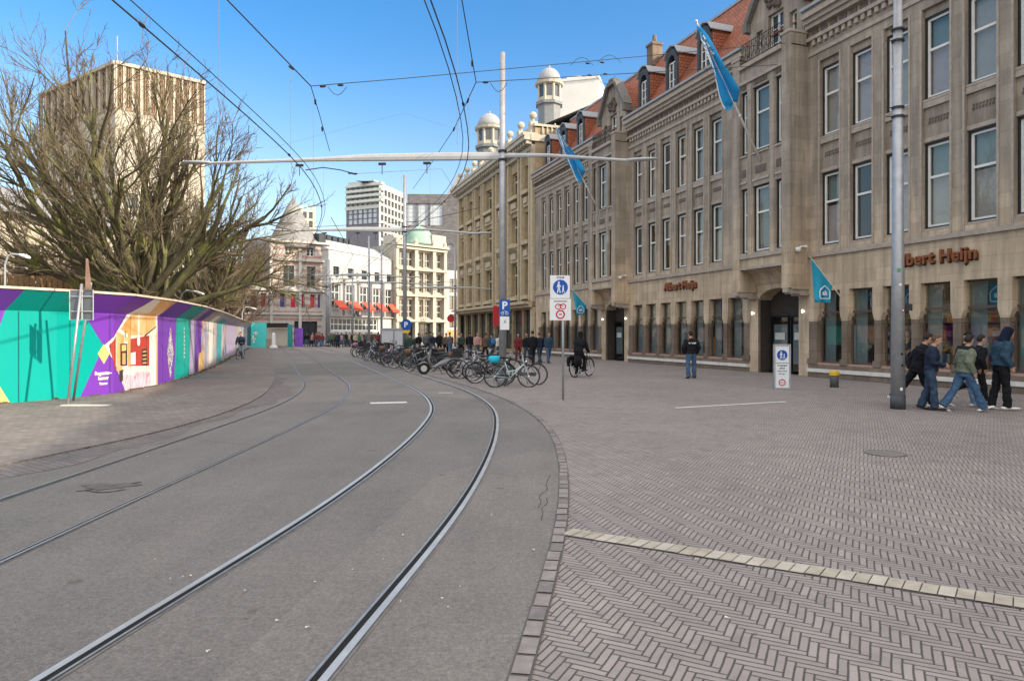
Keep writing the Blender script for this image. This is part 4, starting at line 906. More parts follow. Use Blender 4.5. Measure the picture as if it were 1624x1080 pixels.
# ------------------------------------------------------------------ the printed hoarding
HB=[Vector((-17.5,9.0,0)),Vector((-14.2,13.2,0))]+[G(0,642),G(90,634.5),G(180,625),G(250,610.5),G(300,596),G(340,579),G(365,565.5),G(392,552.5)]
HL=[0]
for a,b in zip(HB,HB[1:]): HL.append(HL[-1]+(b-a).length)
HZ,HT,OV=2.24,2.72,.58
def hn(k):
    d=(HB[k+1]-HB[k]).normalized(); return Vector((d.y,-d.x,0))
def hv(k):
    a=hn(max(0,k-1)); b=hn(min(k,len(HB)-2)); return ((a+b)/(1+a.dot(b)))
def hseg(s):
    k=0
    while k<len(HL)-2 and s>HL[k+1]: k+=1
    return k
def hpt(s,z,off=0):
    k=hseg(min(max(s,0),HL[-1]-1e-4)); t=(s-HL[k])/(HL[k+1]-HL[k]); p=HB[k].lerp(HB[k+1],t); n=(hn(k) if z<=HZ else hv(k).lerp(hv(k+1),t))
    o=off
    p=p+n*o; zz=z
    if z>HZ: p=p+n*((z-HZ)/(HT-HZ)*OV); zz=z-off*.6
    return (p.x,p.y,zz)
def hpix(px,py):                                       # photo pixel -> (s,z) on the hoarding
    dx=(px-CX)/FPX; best=None
    for k in range(len(HB)-1):
        a,b=HB[k],HB[k+1]; e=b-a; den=e.x-dx*e.y
        if abs(den)<1e-9: continue
        t=(dx*a.y-a.x)/den
        lo=-99 if k==0 else -1e-3; hi=99 if k==len(HB)-2 else 1+1e-3
        if lo<=t<=hi:
            p=a+e*t
            if p.y>0: best=(HL[k]+t*(HL[k+1]-HL[k]), HC+(CY-py)*p.y/FPX); break
    return best
def clip(poly,ax,v,keep):
    out=[]
    for i in range(len(poly)):
        a,b=poly[i],poly[(i+1)%len(poly)]; ia=(a[ax]<=v) if keep=='lo' else (a[ax]>=v); ib=(b[ax]<=v) if keep=='lo' else (b[ax]>=v)
        if ia: out.append(a)
        if ia!=ib:
            t=(v-a[ax])/(b[ax]-a[ax]); out.append((a[0]+t*(b[0]-a[0]),a[1]+t*(b[1]-a[1])))
    return out
def hpoly(mb,sz,mi,off):
    sz=clip(clip(sz,1,.02,'hi'),1,HT-.01,'lo') if len(sz)>2 else sz
    if len(sz)<3: return
    for k in range(len(HL)-1):
        p=clip(clip(sz,0,HL[k]+1e-4,'hi'),0,HL[k+1]-1e-4,'lo')
        if len(p)<3: continue
        for part in (clip(p,1,HZ,'lo'),clip(p,1,HZ+1e-3,'hi')):
            if len(part)>=3: mb.poly([hpt(s,z,off) for s,z in part],mi)
def pastel(name,cols,scale):
    m,t,p=nodes(name); x=X(t); s=x.sep(x.obj()); n=x.noise(x.mapv(x.obj(),(.9,.9,.5)),scale,3)
    c=x.ramp(n,[(.25+.5*i/(len(cols)-1),c_) for i,c_ in enumerate(cols)]); t.links.new(c,p.inputs['Base Color']); p.inputs['Roughness'].default_value=.5; return m
teal=(.0,.34,.30); purp=(.175,.045,.41)
pm=[mat('print teal',teal,.45,.04,1),mat('print purple',purp,.45,.04,1),mat('print yellow',(.80,.52,.19),.45,.05,2),mat('print red',(.42,.055,.04),.45,.1,4),
    pastel('print orange',[(.62,.26,.06),(.74,.42,.16),(.80,.62,.40)],1.6),mat('print white',(.78,.74,.68),.45,.05,3),pastel('print pink',[(.70,.28,.45),(.80,.62,.68),(.55,.12,.32)],7),
    mat('print dark',(.06,.045,.04),.45,.2,4),pastel('print people',[(.30,.42,.36),(.70,.66,.55),(.16,.30,.50),(.75,.45,.35),(.20,.45,.45),(.5,.3,.5)],1.1),mat('print pale lilac',(.42,.36,.52),.45,.1,2),mat('print sea',(.05,.36,.38),.45,.1,2)]
hd=empty('hoarding',HB[2],0,'long curved hoarding printed in purple and teal with a room picture','hoarding')
hoff=-HB[2]
def hbuild(m,name,mats): 
    q=MB(); 
    m.v=[(a+hoff.x,b+hoff.y,c+hoff.z) for a,b,c in m.v]; return m.build(name,mats,hd)
m=MB()
for k in range(len(HB)-1):                             # boards: wall, leaning cap, back
    a,b=HL[k]+1e-4,HL[k+1]-1e-4
    m.poly([hpt(a,.02),hpt(b,.02),hpt(b,HZ),hpt(a,HZ)]); m.poly([hpt(a,HZ),hpt(b,HZ),hpt(b,HT),hpt(a,HT)])
    m.poly([hpt(a,.02,-.12),hpt(b,.02,-.12),hpt(b,HZ,-.12),hpt(a,HZ,-.12)])
hbuild(m,'board',mat('board timber',(.06,.05,.045),.8,.2,4))
m=MB()
for k in range(len(HB)-1):
    a,b=HL[k]+1e-4,HL[k+1]-1e-4; p=[hpt(a,HT,.03),hpt(b,HT,.03),hpt(b,HT,-.5),hpt(a,HT,-.5)]
    m.prism([(x_,y_,HT+.005) for x_,y_,_ in p],(0,0,.06))
hbuild(m,'top_rail',mat('bleached top board',(.56,.47,.38),.8,.15,3))
art=MB()
def A(pts,mi,off): hpoly(art,[hpix(*p) for p in pts],mi,off)
sP=lambda px: hpix(px,560)[0]
hpoly(art,[(0,0),(sP(250),0),(sP(250),3),(0,3)],0,.004)
hpoly(art,[(sP(250),0),(HL[-1],0),(HL[-1],3),(sP(250),3)],8,.004)
# purple and yellow facets left of the picture
A([(-160,420),(26,440),(0,515),(-60,640),(-160,700)],1,.007); A([(-60,560),(-5,606),(20,646),(-60,660)],2,.010)
A([(98,440),(228,452),(164,549)],1,.007); A([(164,549),(200,626),(122,640)],1,.007)
# the pictured room: ceiling, red walls, doorway, lamp, pink sofa
A([(222,462),(249,466),(249,614),(200,625),(164,549)],5,.010)
A([(210,497),(247,497),(246,520),(228,532),(205,532),(188,520)],4,.013); A([(214,470),(249,474),(249,496),(205,496)],5,.013)
A([(172,548),(183,533),(183,590),(181,584)],3,.013); A([(184,525),(196,532),(196,590),(184,588)],4,.013); A([(190,545),(201,545),(201,580),(190,580)],7,.016)
A([(204,538),(236,532),(236,580),(204,580)],3,.016); A([(206,560),(214,558),(214,578),(206,578)],5,.019); A([(224,554),(232,553),(232,579),(224,579)],7,.019)
A([(202,530),(206,530),(206,582),(202,582)],4,.019); A([(217,497),(220,497),(220,545),(217,545)],5,.022)
c0=hpix(218.5,541); hpoly(art,[(c0[0]+.12*math.cos(2*math.pi*k/12),c0[1]+.15*math.sin(2*math.pi*k/12)) for k in range(12)],5,.025)
A([(222,470),(249,474),(249,497),(232,500)],4,.0145); A([(188,520),(205,497),(207,497),(191,521)],5,.0155); A([(228,532),(247,517),(247,519),(229,534)],7,.0155); A([(205,532),(228,532),(228,534),(205,534)],5,.0155)
A([(236,532),(241,531),(241,581),(236,581)],5,.0165); A([(247,520),(249,519),(249,612),(247,612)],4,.0165)
for i_ in range(4): A([(225,557+i_*6),(231,556.3+i_*6),(231,558+i_*6),(225,558.7+i_*6)],4,.0215)
A([(192,547),(199,547),(199,556),(192,557)],2,.0185); A([(193,560),(198,560),(198,578),(193,578)],4,.0185)
for i_ in range(16): A([(214+i_*1.5,590-(i_%3)*1.2),(214.8+i_*1.5,590-(i_%3)*1.2),(214.8+i_*1.5,598),(214+i_*1.5,598)],6,.0185)
A([(193,582),(236,581),(236,584),(193,586)],5,.0175); A([(188,588),(194,586),(194,604),(190,606)],7,.0185)
A([(196,538),(200,534),(203,538),(200,542)],2,.0215); A([(197,525),(198,525),(198,536),(197,536)],7,.0215)
A([(193,593),(212,596),(236,592),(239,612),(216,618),(196,617)],6,.016); A([(214,600),(238,594),(239,612),(216,617)],6,.019)
dd=[hpix(164,545.5),hpix(173,561),hpix(164,577.5),hpix(154,561)]; hpoly(art,dd,2,.016)
# beyond the picture
A([(249,464),(258,466),(258,613),(249,615)],1,.010)
hpoly(art,[(sP(257),0),(sP(286),0),(sP(281),3),(sP(257),3)],1,.010)
A([(281,470),(303,480),(299,604),(275,613)],0,.013); A([(301,478),(311,484),(309,600),(299,604)],9,.013); A([(310,480),(320,486),(318,590),(308,600)],1,.013)
A([(315,560),(322,558),(323,588),(313,592)],2,.016); A([(331,500),(338,502),(336,575),(330,578)],5,.010); A([(344,505),(352,508),(350,572),(343,576)],10,.010); A([(358,510),(372,512),(372,560),(358,566)],9,.010)
hbuild(art,'printed_sheet',pm)
m=MB()
rg=random.Random(3); c=hpix(269.5,560)                  # white dotted lozenge
for k in range(420):
    a,b=rg.uniform(-1,1),rg.uniform(-1,1)
    if abs(a)+abs(b)>1: continue
    s_,z_=c[0]+a*.46,c[1]+b*.98; e=.036; hpoly(m,[(s_-e,z_),(s_,z_-e*1.3),(s_+e,z_),(s_,z_+e*1.3)],0,.016)
for k in range(8):
    s_=sP(291.5); z_=.75+k*.155; hpoly(m,[(s_-.10,z_),(s_+.10,z_),(s_+.10,z_+.045),(s_-.10,z_+.045)],0,.02); hpoly(m,[(s_-.10+.1*(k%3)/2,z_+.05),(s_-.05+.1*(k%3)/2,z_+.05),(s_-.05+.1*(k%3)/2,z_+.11),(s_-.1+.1*(k%3)/2,z_+.11)],0,.02)
k=hseg(c[0]); hbuild(m,'white_pattern',pm[5])
s_,z_=hpix(163,597); k=hseg(s_); n=hn(k); dv=(HB[k+1]-HB[k]).normalized(); ang=math.atan2(dv.y,dv.x)
for i,(tx,sz) in enumerate((('Regenten-',.135),('kamer',.135),('Theater',.085))):
    p=Vector(hpt(s_,z_+.05-i*.135,.02))-HB[2]
    text('printed_words',tx,sz,pm[5],hd,Matrix.Translation(p)@Matrix.Rotation(ang,4,'Z')@Matrix.Rotation(R(90),4,'X'),.001,.006)
m=MB(); s=.6
while s<HL[-1]: 
    m.poly([hpt(s-.006,.03,.0275),hpt(s+.006,.03,.0275),hpt(s+.006,HZ-.01,.0275),hpt(s-.006,HZ-.01,.0275)]); s+=1.25
hbuild(m,'panel_joint',mm('panel joint',(.02,.05,.07),.6,.1,3))
m=MB(); a=0
for s in np.arange(2.0,HL[-1]-1,1.0):
    p=Vector(hpt(s,0,.12)); m.tube([tuple(p+Vector((rng.uniform(-.1,.1),rng.uniform(-.1,.1),.028))),tuple(p+Vector((rng.uniform(-.1,.1),.5,.034)))],rng.uniform(.02,.06),5)
tag(m.build('dirt',mm('dirt strip',(.10,.08,.06),.95,.3,20)),kind='stuff')
# teal site entrance at the far end of the hoarding
se=empty('site_gate',G(420,550),0,'turquoise site entrance boards with a pale gate at the hoarding end','gate')
def gp(px0,px1,Z,y0,y1,t=.2): 
    a=PX(px0,CY,Z)-se.location; b=PX(px1,CY,Z)-se.location; return (a.x,b.x,a.y,a.y+t,y0,y1)
Zg=G(420,550).y
q=MB(); q.box(*gp(397,422,Zg-4,0,2.9)); q.build('board',mat('turquoise board',(.06,.50,.48),.5,.05,2),se)
q=MB(); q.box(*gp(456,463,Zg-2,0,2.7)); q.build('board',mat('teal post',(.02,.22,.22),.5,.05,2),se)
q=MB(); q.box(*gp(422,457,Zg,2.35,2.9)); q.build('beam',mm('dark beam',(.03,.02,.02),.8,.2,3),se)
q=MB(); q.box(*gp(423,457,Zg+1,.1,2.3,.1)); q.box(*gp(438,457,Zg+.6,.1,.5,.1)); q.build('gate_leaf',mat('beige gate',(.48,.44,.37),.8,.1,3),se)
q=MB(); q.box(*gp(391.5,397,Zg-5,.2,2.7)); q.build('dark_panel',mm('dark panel',(.02,.08,.09),.6,.1,3),se)
q=MB(); x0=gp(400,407,Zg-4,0,1)[0]
for k in range(14): 
    a=x0+rg.uniform(0,.55); z=rg.uniform(.5,1.9); q.box(a,a+.16,gp(400,407,Zg-4,0,1)[2]-.02,gp(400,407,Zg-4,0,1)[2]-.006,z,z+.14)
q.build('white_pattern',pm[5],se)
q=MB(); q.box(-.35,.35,-.3,.3,.05,.9); q.box(-.38,.38,-.33,.33,.9,1.0); tag(q.build('planter',mm('planter wood',(.28,.22,.17),.8,.2,6),None,G(428,551)),'brown planter box in front of the pale site gate','planter')
q=MB(); q.lathe([(.45,0),(.4,.25),(.22,.3),(.18,1.6),(.05,1.7)],(0,0,0),10); tag(q.build('bollard',white_p,None,G(434,552)),'white bollard standing by the brown planter at the site gate','bollard')
q=MB(); q.box(-.5,.5,-.05,.05,.1,2.3); q.box(-.55,.55,-.25,.25,0,.1); tag(q.build('banner_stand',mat('violet banner',(.22,.08,.48),.6,.3,1.5),None,G(474,549.5)),'violet advertising banner right of the teal gate post','banner')
# ------------------------------------------------------------------ poles, signs
def lamp_head(q,p,d,L=.9,up=.02):
    p=Vector(p); d=Vector(d).normalized(); s=d.cross(Vector((0,0,1))).normalized(); z=Vector((0,0,1))
    q.loft([(p,.05,.04,s,z),(p+d*.12,.09,.05,s,z),(p+d*L*.4,.14,.06,s,z),(p+d*L*.85,.12,.05,s,z),(p+d*L,.04,.03,s,z)],10)
def portal_pole(px,base_y,Z,ytop,yarm,pxl,pxr,label,haunch=True,yaw=0.0,rad=.125,arm=True):
    b=PX(px,CY,Z); b.z=0; top=HC+(CY-ytop)*Z/FPX; za=HC+(CY-yarm)*Z/FPX
    e=empty('tram_pole',b,yaw,label,'pole','grey poles with cross arms carrying the tram wires')
    q=MB(); q.tube([(0,0,0),(0,0,.35)],rad*1.35,14); q.tube([(0,0,.35),(0,0,top*.55),(0,0,top)],[rad,rad*.85,rad*.7],14); q.sm=True; q.build('post',steel,e)
    if arm:
        xl=(pxl-px)/FPX*Z; xr=(pxr-px)/FPX*Z
        for x_,nm in ((xl,'arm'),(xr,'arm')):
            s_=1 if x_>0 else -1; L=abs(x_); q=MB(); tip=.93; near=.135 if s_<0 else .105
            pts=[(0,near,-.02),(.25,near,0),(.45,near*.9,.01),(.62,.07,-.02),(1,.045,-.08)] if s_<0 else [(0,near*.8,0),(.35,near*.6,-.02),(1,.05,-.24)]
            rr=[((s_*L*t,-.0,za+dz),.05,h,Vector((0,1,0)),Vector((0,0,1))) for t,h,dz in pts]
            q.loft(rr,4 if False else 8); q.build('arm',steel_pale,e)
            q=MB(); lamp_head(q,(s_*(L-.15),0,za+pts[-1][2]+.02),(s_,0,.03),1.0); q.sm=True; q.build('lamp_head',steel_pale,e)
        q=MB()
        for t in (.25,.40,.68): q.box(xl*t-.12,xl*t+.12,-.04,.04,za-.24,za-.17); q.tube([(xl*t,0,za-.2),(xl*t,0,za-.55)],.015,4)
        q.build('insulator',black_plastic,e)
        q=MB()
        for dz in (-.14,.14): q.lathe([(rad*.9,za+dz-.03),(rad*1.15,za+dz-.03),(rad*1.15,za+dz+.03),(rad*.9,za+dz+.03)],(0,0,0),14)
        q.build('clamp',dark_metal,e)
    return e,za
pole1,za1=portal_pole(797,612,22.2,84,247,312,998,'tall grey tram pole with a wide lamp arm among the near bicycles',yaw=R(-4))
portal_pole(642,575,38,278,364,455,757,'second tram pole bearing a round blue bicycle parking sign')
portal_pole(585,560,64,375,436,510,650,'slim tram pole in front of the red awnings, left of its twin'); portal_pole(605,558,70,388,448,520,690,'slim tram pole in front of the red awnings, right of its twin')
portal_pole(520,549,86,412,480,505,560,'thick dark tram pole between turret building and white store',rad=.3,arm=False)
portal_pole(722,560,66,395,456,640,800,'pale tram pole in front of the narrow white house')
portal_pole(559,552,82,430,470,520,600,'thin far tram pole before the white store entrance',arm=False)
# street lamp pole on the right, reaching out of frame
b=G(1424,648); e=empty('lamp_pole',b,0,'thick grey lamp pole with stickers standing beside the walking group','pole')
q=MB(); q.tube([(0,0,.30),(0,0,3.2),(0,0,10.4)],[.150,.128,.082],20); q.sm=True; q.build('post',steel,e)
q=MB(); q.tube([(0,0,0),(0,0,.31)],.158,20); q.sm=True; q.build('base_band',mm('dark base coat',(.06,.062,.07),.6,.2,6),e)
q=MB()
for z in (6.55,6.75,8.25,8.5): q.lathe([(.10,z-.02),(.135,z-.02),(.135,z+.02),(.10,z+.02)],(0,0,0),16); q.tube([(-.28,-.02,z),(.12,0,z)],.012,4)
q.build('clamp',dark_metal,e)
q=MB(); q.box(.10,.30,-.05,.03,2.2,2.35); q.build('bracket',dark_metal,e)
stk=[white_p,mm('sticker red',(.5,.05,.08),.5,.1,9),mm('sticker green',(.1,.25,.12),.5,.1,9),black_plastic]
for k,(a,z,w_,mi) in enumerate([(-1.7,2.75,.05,0),(-1.2,2.15,.07,1),(-1.9,3.05,.08,2),(-1.5,1.2,.05,3),(-1.45,.95,.05,3),(-1.6,.42,.06,0),(-1.25,2.18,.04,0)]):
    r=.150-.0075*z+.003+.002*(k==6); q=MB(); n=4
    for i in range(n):
        a0,a1=a+w_/r*(i/n-.5),a+w_/r*((i+1)/n-.5); q.poly([(r*math.cos(a0),r*math.sin(a0),z),(r*math.cos(a1),r*math.sin(a1),z),(r*math.cos(a1),r*math.sin(a1),z+w_*1.1),(r*math.cos(a0),r*math.sin(a0),z+w_*1.1)])
    q.build('sticker',stk[mi],e)
q=MB(); lamp_head(q,(-.1,0,10.35),(-1,0,.1),1.0); q.build('lamp_head',steel_pale,e)
blue_s=mm('traffic sign blue',(.008,.075,.36),.4,.04,3); sign_w=mm('traffic sign white',(.70,.72,.74),.4,.04,3); grey_back=mat('grey sign back',(.13,.145,.17),.5,.1,3,.2); sign_red=mm('traffic sign red',(.5,.03,.05),.4,.05,3); sign_k=mm('sign black',(.03,.03,.035),.5,.05,5)
def disc(q,x_,z,r,y,mi=0,n=24,t=.004): q.prism([(x_+r*math.cos(2*math.pi*k/n),y,z+r*math.sin(2*math.pi*k/n)) for k in range(n)],(0,-t,0),mi)
def walkers(q,x_,z,s,y):                               # white adult and child pictogram
    disc(q,x_-.10*s,z+.30*s,.062*s,y,0,10); 
    for pts in ([(-.17,.22),(-.04,.22),(-.05,-.02),(-.15,-.02)],[(-.15,-.02),(-.09,-.02),(-.15,-.36),(-.22,-.36)],[(-.10,-.02),(-.05,-.02),(.02,-.36),(-.05,-.36)],[(-.17,.2),(-.24,.0),(-.2,-.02),(-.14,.12)],[(-.05,.2),(.05,.02),(.02,-.01),(-.07,.12)],
                [(.13,.0),(.22,.0),(.22,-.18),(.13,-.18)],[(.13,-.18),(.17,-.18),(.13,-.36),(.08,-.36)],[(.18,-.18),(.22,-.18),(.28,-.36),(.23,-.36)]):
        q.prism([(x_+a*s,y,z+b_*s) for a,b_ in pts],(0,-.003,0))
    disc(q,x_+.175*s,z+.07*s,.05*s,y,0,10)
def nobike(q,x_,z,s,y,mi):
    q.ring((x_,y,z),.1*s,.018*s,Vector((1,0,0)),Vector((0,0,1)),18,4,mi)
# pedestrian-zone sign post in the middle
b=G(893,634); e=empty('traffic_sign',b,0,'pedestrian zone sign on a thin post in the middle of the plaza','traffic sign')
q=MB(); q.tube([(0,.02,0),(0,.02,3.05)],.032,10); q.sm=True; q.build('post',steel,e)
q=MB(); q.box(-.38+.05,.17,-.022,-.002,2.58,3.16); q.build('upper_plate',sign_w,e)
q=MB(); q.box(-.34,.20,-.024,-.004,2.02,2.565); q.build('lower_plate',sign_w,e)
q=MB(); disc(q,-.07,2.86,.19,-.0225); q.build('blue_disc',blue_s,e)
q=MB(); walkers(q,-.07,2.86,.40,-.0275); q.build('pictogram',sign_w,e)
q=MB(); nobike(q,-.07,2.17,1.0,-.026,0); nobike(q,-.13,2.37,.65,-.026,0); nobike(q,-.0,2.37,.65,-.026,0); q.tube([(-.13,-.026,2.37),(-.07,-.026,2.43),(0,-.026,2.37)],.01,4); q.box(-.11,-.03,-.03,-.025,2.155,2.185); q.build('red_symbols',sign_red,e)
q=MB(); q.box(-.24,.10,-.027,-.0245,2.485,2.52); q.build('caption_strip',mm('caption grey',(.3,.3,.32),.5,.05,3),e)
text('sign_words','ZONE',.07,sign_k,e,Matrix.Translation((-.07,-.0235,3.08))@Matrix.Rotation(R(90),4,'X'),.001,.002)
# parking sign on the near tram pole
def psign(par,x_,z,r,y=-.17):
    q=MB(); q.box(x_-.17,x_+.17,y-.02,y,z-.1,z+.42); q.build('sign_plate',blue_s,par)
    q=MB(); q.box(x_-.15,x_+.15,y-.02,y,z-.55,z-.12); q.build('white_plate',sign_w,par)
    text('sign_letter','P',.34,sign_w,par,Matrix.Translation((x_,y-.022,z+.12))@Matrix.Rotation(R(90),4,'X'),.001,.012)
    q=MB(); 
    for s_ in (-.07,.07): q.ring((x_+s_,y-.022,z-.02),.045,.008,Vector((1,0,0)),Vector((0,0,1)),12,4)
    q.tube([(x_-.07,y-.022,z-.02),(x_-.02,y-.022,z+.05),(x_+.05,y-.022,z+.05),(x_+.07,y-.022,z-.02)],.008,4); q.build('bicycle_symbol',sign_w,par)
    q=MB(); q.prism([(x_-.04,y-.0205,z-.33),(x_+.02,y-.0205,z-.2),(x_+.05,y-.0205,z-.33)],(0,-.003,0)); q.build('arrow',mm('caption grey'),par)
    q=MB(); q.tube([(x_,y+.0,z+.2),(0,0,z+.2)],.02,5); q.tube([(x_,y,z-.3),(0,0,z-.3)],.02,5); q.build('sign_bracket',dark_metal,par)
ps_=empty('parking_sign',pole1.location.copy(),0,'blue parking sign with a P fixed to the near tram pole','traffic sign'); psign(ps_,.07,2.35,.2)
b=PX(645,CY,37.7); b.z=0; e=empty('parking_sign',b,0,'round blue parking sign with yellow band on the second tram pole','traffic sign')
q=MB(); disc(q,0,2.15,.30,-.15,0,24,.02); q.build('blue_disc',blue_s,e); text('sign_letter','P',.4,sign_w,e,Matrix.Translation((-.02,-.172,2.02))@Matrix.Rotation(R(90),4,'X'),.001,.014)
q=MB(); q.box(-.2,.2,-.16,-.14,1.68,1.85); q.build('yellow_band',mm('yellow band',(.6,.42,.03),.5,.1,3),e); q=MB(); q.tube([(0,-.14,2.1),(-.1,.05,2.1)],.02,5); q.build('sign_bracket',dark_metal,e)
# double-post sign seen from behind near the hoarding
b=G(107,645); e=empty('traffic_sign',b,0,'two-post road sign seen from behind in front of the hoarding','traffic sign'); b2=G(116,637)-b
q=MB(); q.tube([(0,0,.0),(.14,.3,2.85)],.030,10); q.sm=True; q.build('post',steel,e); q=MB(); q.tube([(b2.x,b2.y,.0),(.20,.55,2.9)],.030,10); q.sm=True; q.build('post',steel,e)
q=MB(); q.box(-.13,.13,.30,.32,2.02,2.70); q.build('sign_plate',grey_back,e); q=MB(); q.box(.16,.40,.32,.34,2.0,2.72); q.build('sign_plate',grey_back,e)
q=MB()
for x0,x1 in ((-.14,.135),(.155,.41)):
    q.tube([(x0,.295,2.01),(x1,.295,2.0),(x1,.295,2.71),(x0,.295,2.71),(x0,.295,2.01)],.012,4)
q.tube([(-.1,.29,2.2),(.4,.29,2.2)],.015,4); q.tube([(-.1,.29,2.55),(.4,.29,2.55)],.015,4); q.build('rim',steel_pale,e)
q=MB(); q.prism([(.18,.36,2.72),(.33,.36,2.72),(.24,.36,3.45),(.20,.36,3.45)],(0,.02,0)); q.build('triangle_plate',mat('rusty sign back',(.28,.17,.13),.6,.2,4),e)
q=MB(); q.box(-.1,1.0,-.1,.05,.027,.05); q.build('footing',plinth,e)
# information totem, bollard
b=G(1240,617); e=empty('info_totem',b,R(-4),'white pedestrian information totem in a grey frame by the arched entrance','sign')
q=MB(); q.box(-.25,-.205,-.05,.05,0,1.36); q.box(.205,.25,-.05,.05,0,1.36); q.box(-.205,.205,-.05,.05,1.31,1.36); q.box(-.205,.205,-.05,.05,0,.04); q.build('frame',steel,e)
q=MB(); q.box(-.204,.204,-.03,.03,.042,1.309); q.build('panel',sign_w,e)
q=MB(); disc(q,0,1.03,.155,-.031); q.build('blue_disc',blue_s,e); q=MB(); walkers(q,0,1.03,.32,-.036); q.build('pictogram',sign_w,e)
for i,tx in enumerate(('Voetgangers','gebied','Laden en lossen','05-11.30 u')): text('sign_words',tx,.06 if i<2 else .045,sign_k,e,Matrix.Translation((0,-.032,.70-i*.085))@Matrix.Rotation(R(90),4,'X'),.001,.002)
q=MB(); nobike(q,0,.2,.9,-.032,0); q.box(-.05,.05,-.036,-.031,.19,.21); q.build('red_symbols',sign_red,e)
q=MB(); q.box(-.2,.2,-.034,-.0305,.78,.795); q.build('rule_line',sign_k,e)
b=G(1323,614); e=empty('bollard',b,0,'short grey bollard with a yellow cap before the shop windows','bollard')
q=MB(); q.lathe([(.13,0),(.13,.36),(.12,.37)],(0,0,0),18); q.sm=True; q.build('body',mat('bollard grey',(.09,.09,.095),.5,.15,5),e); q=MB(); q.lathe([(.15,.37),(.15,.47),(.12,.51),(.02,.52)],(0,0,0),18); q.build('cap',mm('bollard yellow',(.62,.38,.02),.5,.08,5),e)
# curved lamps peeping over the hoarding
for px,py,Z,l in ((285,478,30,'small white curved lamp above the middle of the hoarding'),(384,497,64,'far small white curved lamp above the hoarding'),(8,420,20,'curved grey lamp at the left edge above the hoarding')):
    b=PX(px,CY,Z); b.z=0; z=HC+(CY-py)*Z/FPX; e=empty('curved_lamp',b,0,l,'lamp'); s=min(1.25,Z/30)
    q=MB(); q.tube([(0,0,0),(0,0,z),(.12*s,0,z+.35*s),(.3*s,0,z+.48*s),(.75*s,0,z+.42*s)],.04*s,8); q.build('post',steel_pale,e)
    q=MB(); lamp_head(q,(.65*s,0,z+.44*s),(1,0,-.3),.45*s); q.build('lamp_head',white_p,e)
# ------------------------------------------------------------------ flags
flagblue=mat('flag blue cloth',(.02,.29,.62),.75,.1,3); flagcyan=mat('flag turquoise cloth',(.02,.30,.47),.75,.08,3); pole_w=mat('white flagpole',(.66,.65,.62),.5,.06,3)
NH=Vector((-.9425,-.3342,0)); DU=Vector((-.3342,.9425,0))
def big_flag(u,v,label,mirror=1,seed=0):
    b=LW(u,.86,v); e=empty('flag',b,0,label,'flag','flags on the stone building'); dr=(NH*math.cos(R(59.5))+Vector((0,0,1))*math.sin(R(59.5))); L=6.1
    q=MB(); q.tube([(0,0,0),tuple(dr*L)],[.05,.032],10); q.sm=True; q.lathe([(.02,-.05),(.07,0),(.02,.06)],tuple(dr*L),8); q.tube([tuple(dr*2.0-Vector((0,0,.01))),tuple(dr*2.06)],.07,8); q.build('flagpole',pole_w,e)
    n,mh=22,14; g=[]; rg=random.Random(seed)
    for i in range(n+1):                               # cloth laced to the outer pole, sagging and wrapped
        t=i/n; p=dr*(L*(1-.54*t)-.15); row=[]; env=math.sin(min(1,.06+t*1.15)*math.pi*.5)**1.2*(1 if t<.8 else 1-(t-.8)*3.6)*.78
        for j in range(mh+1):
            s=j/mh; q_=(s-.38)/.62 if s>.38 else (s-.38)/.38
            fold=.10*math.sin(s*9+t*6+seed)+.05*math.sin(s*19+t*11)
            if q_>=0: o=p+(Vector((0,0,-1))*1.0*q_+(-dr)*.25*q_+NH*.20*math.sin(q_*3))*env+DU*fold*q_
            else: o=p+(-DU*.78*(-q_)+Vector((0,0,1))*.05*(-q_)-dr*.55*(-q_)-NH*.15*math.sin(q_*3))*env+NH*fold*q_*.8
            row.append(o)
        g.append(row)
    q=MB(); q.sm=True
    b0=q.add([p for r in g for p in r])
    for i in range(n):
        for j in range(mh): k=b0+i*(mh+1)+j; q.f.append((k,k+1,k+mh+2,k+mh+1)); q.m.append(0)
    cl=q.build('cloth',flagblue,e)
    so=cl.modifiers.new('thick','SOLIDIFY'); so.thickness=.006
    q=MB()                                             # white stripes of the printed emblem following the cloth
    for jj in (2,4,6):
        for sg in (-1,1): q.tube([g[jj+abs(i-7)//2][i]+(NH*.6-DU*.8)*.03*sg for i in range(2,13)],.022,4)
    for sg in (-1,1): q.tube([g[i][mh]+(DU*sg)*.015 for i in range(3,18)],.018,4)
    q.build('emblem',logo_w,e)
big_flag(30.05,8.75,'large blue flag wrapped on its pole on the nearer gabled bay',1,1)
big_flag(44.25,8.75,'large blue flag on the farther gabled bay, behind the lamp arm',1,4)
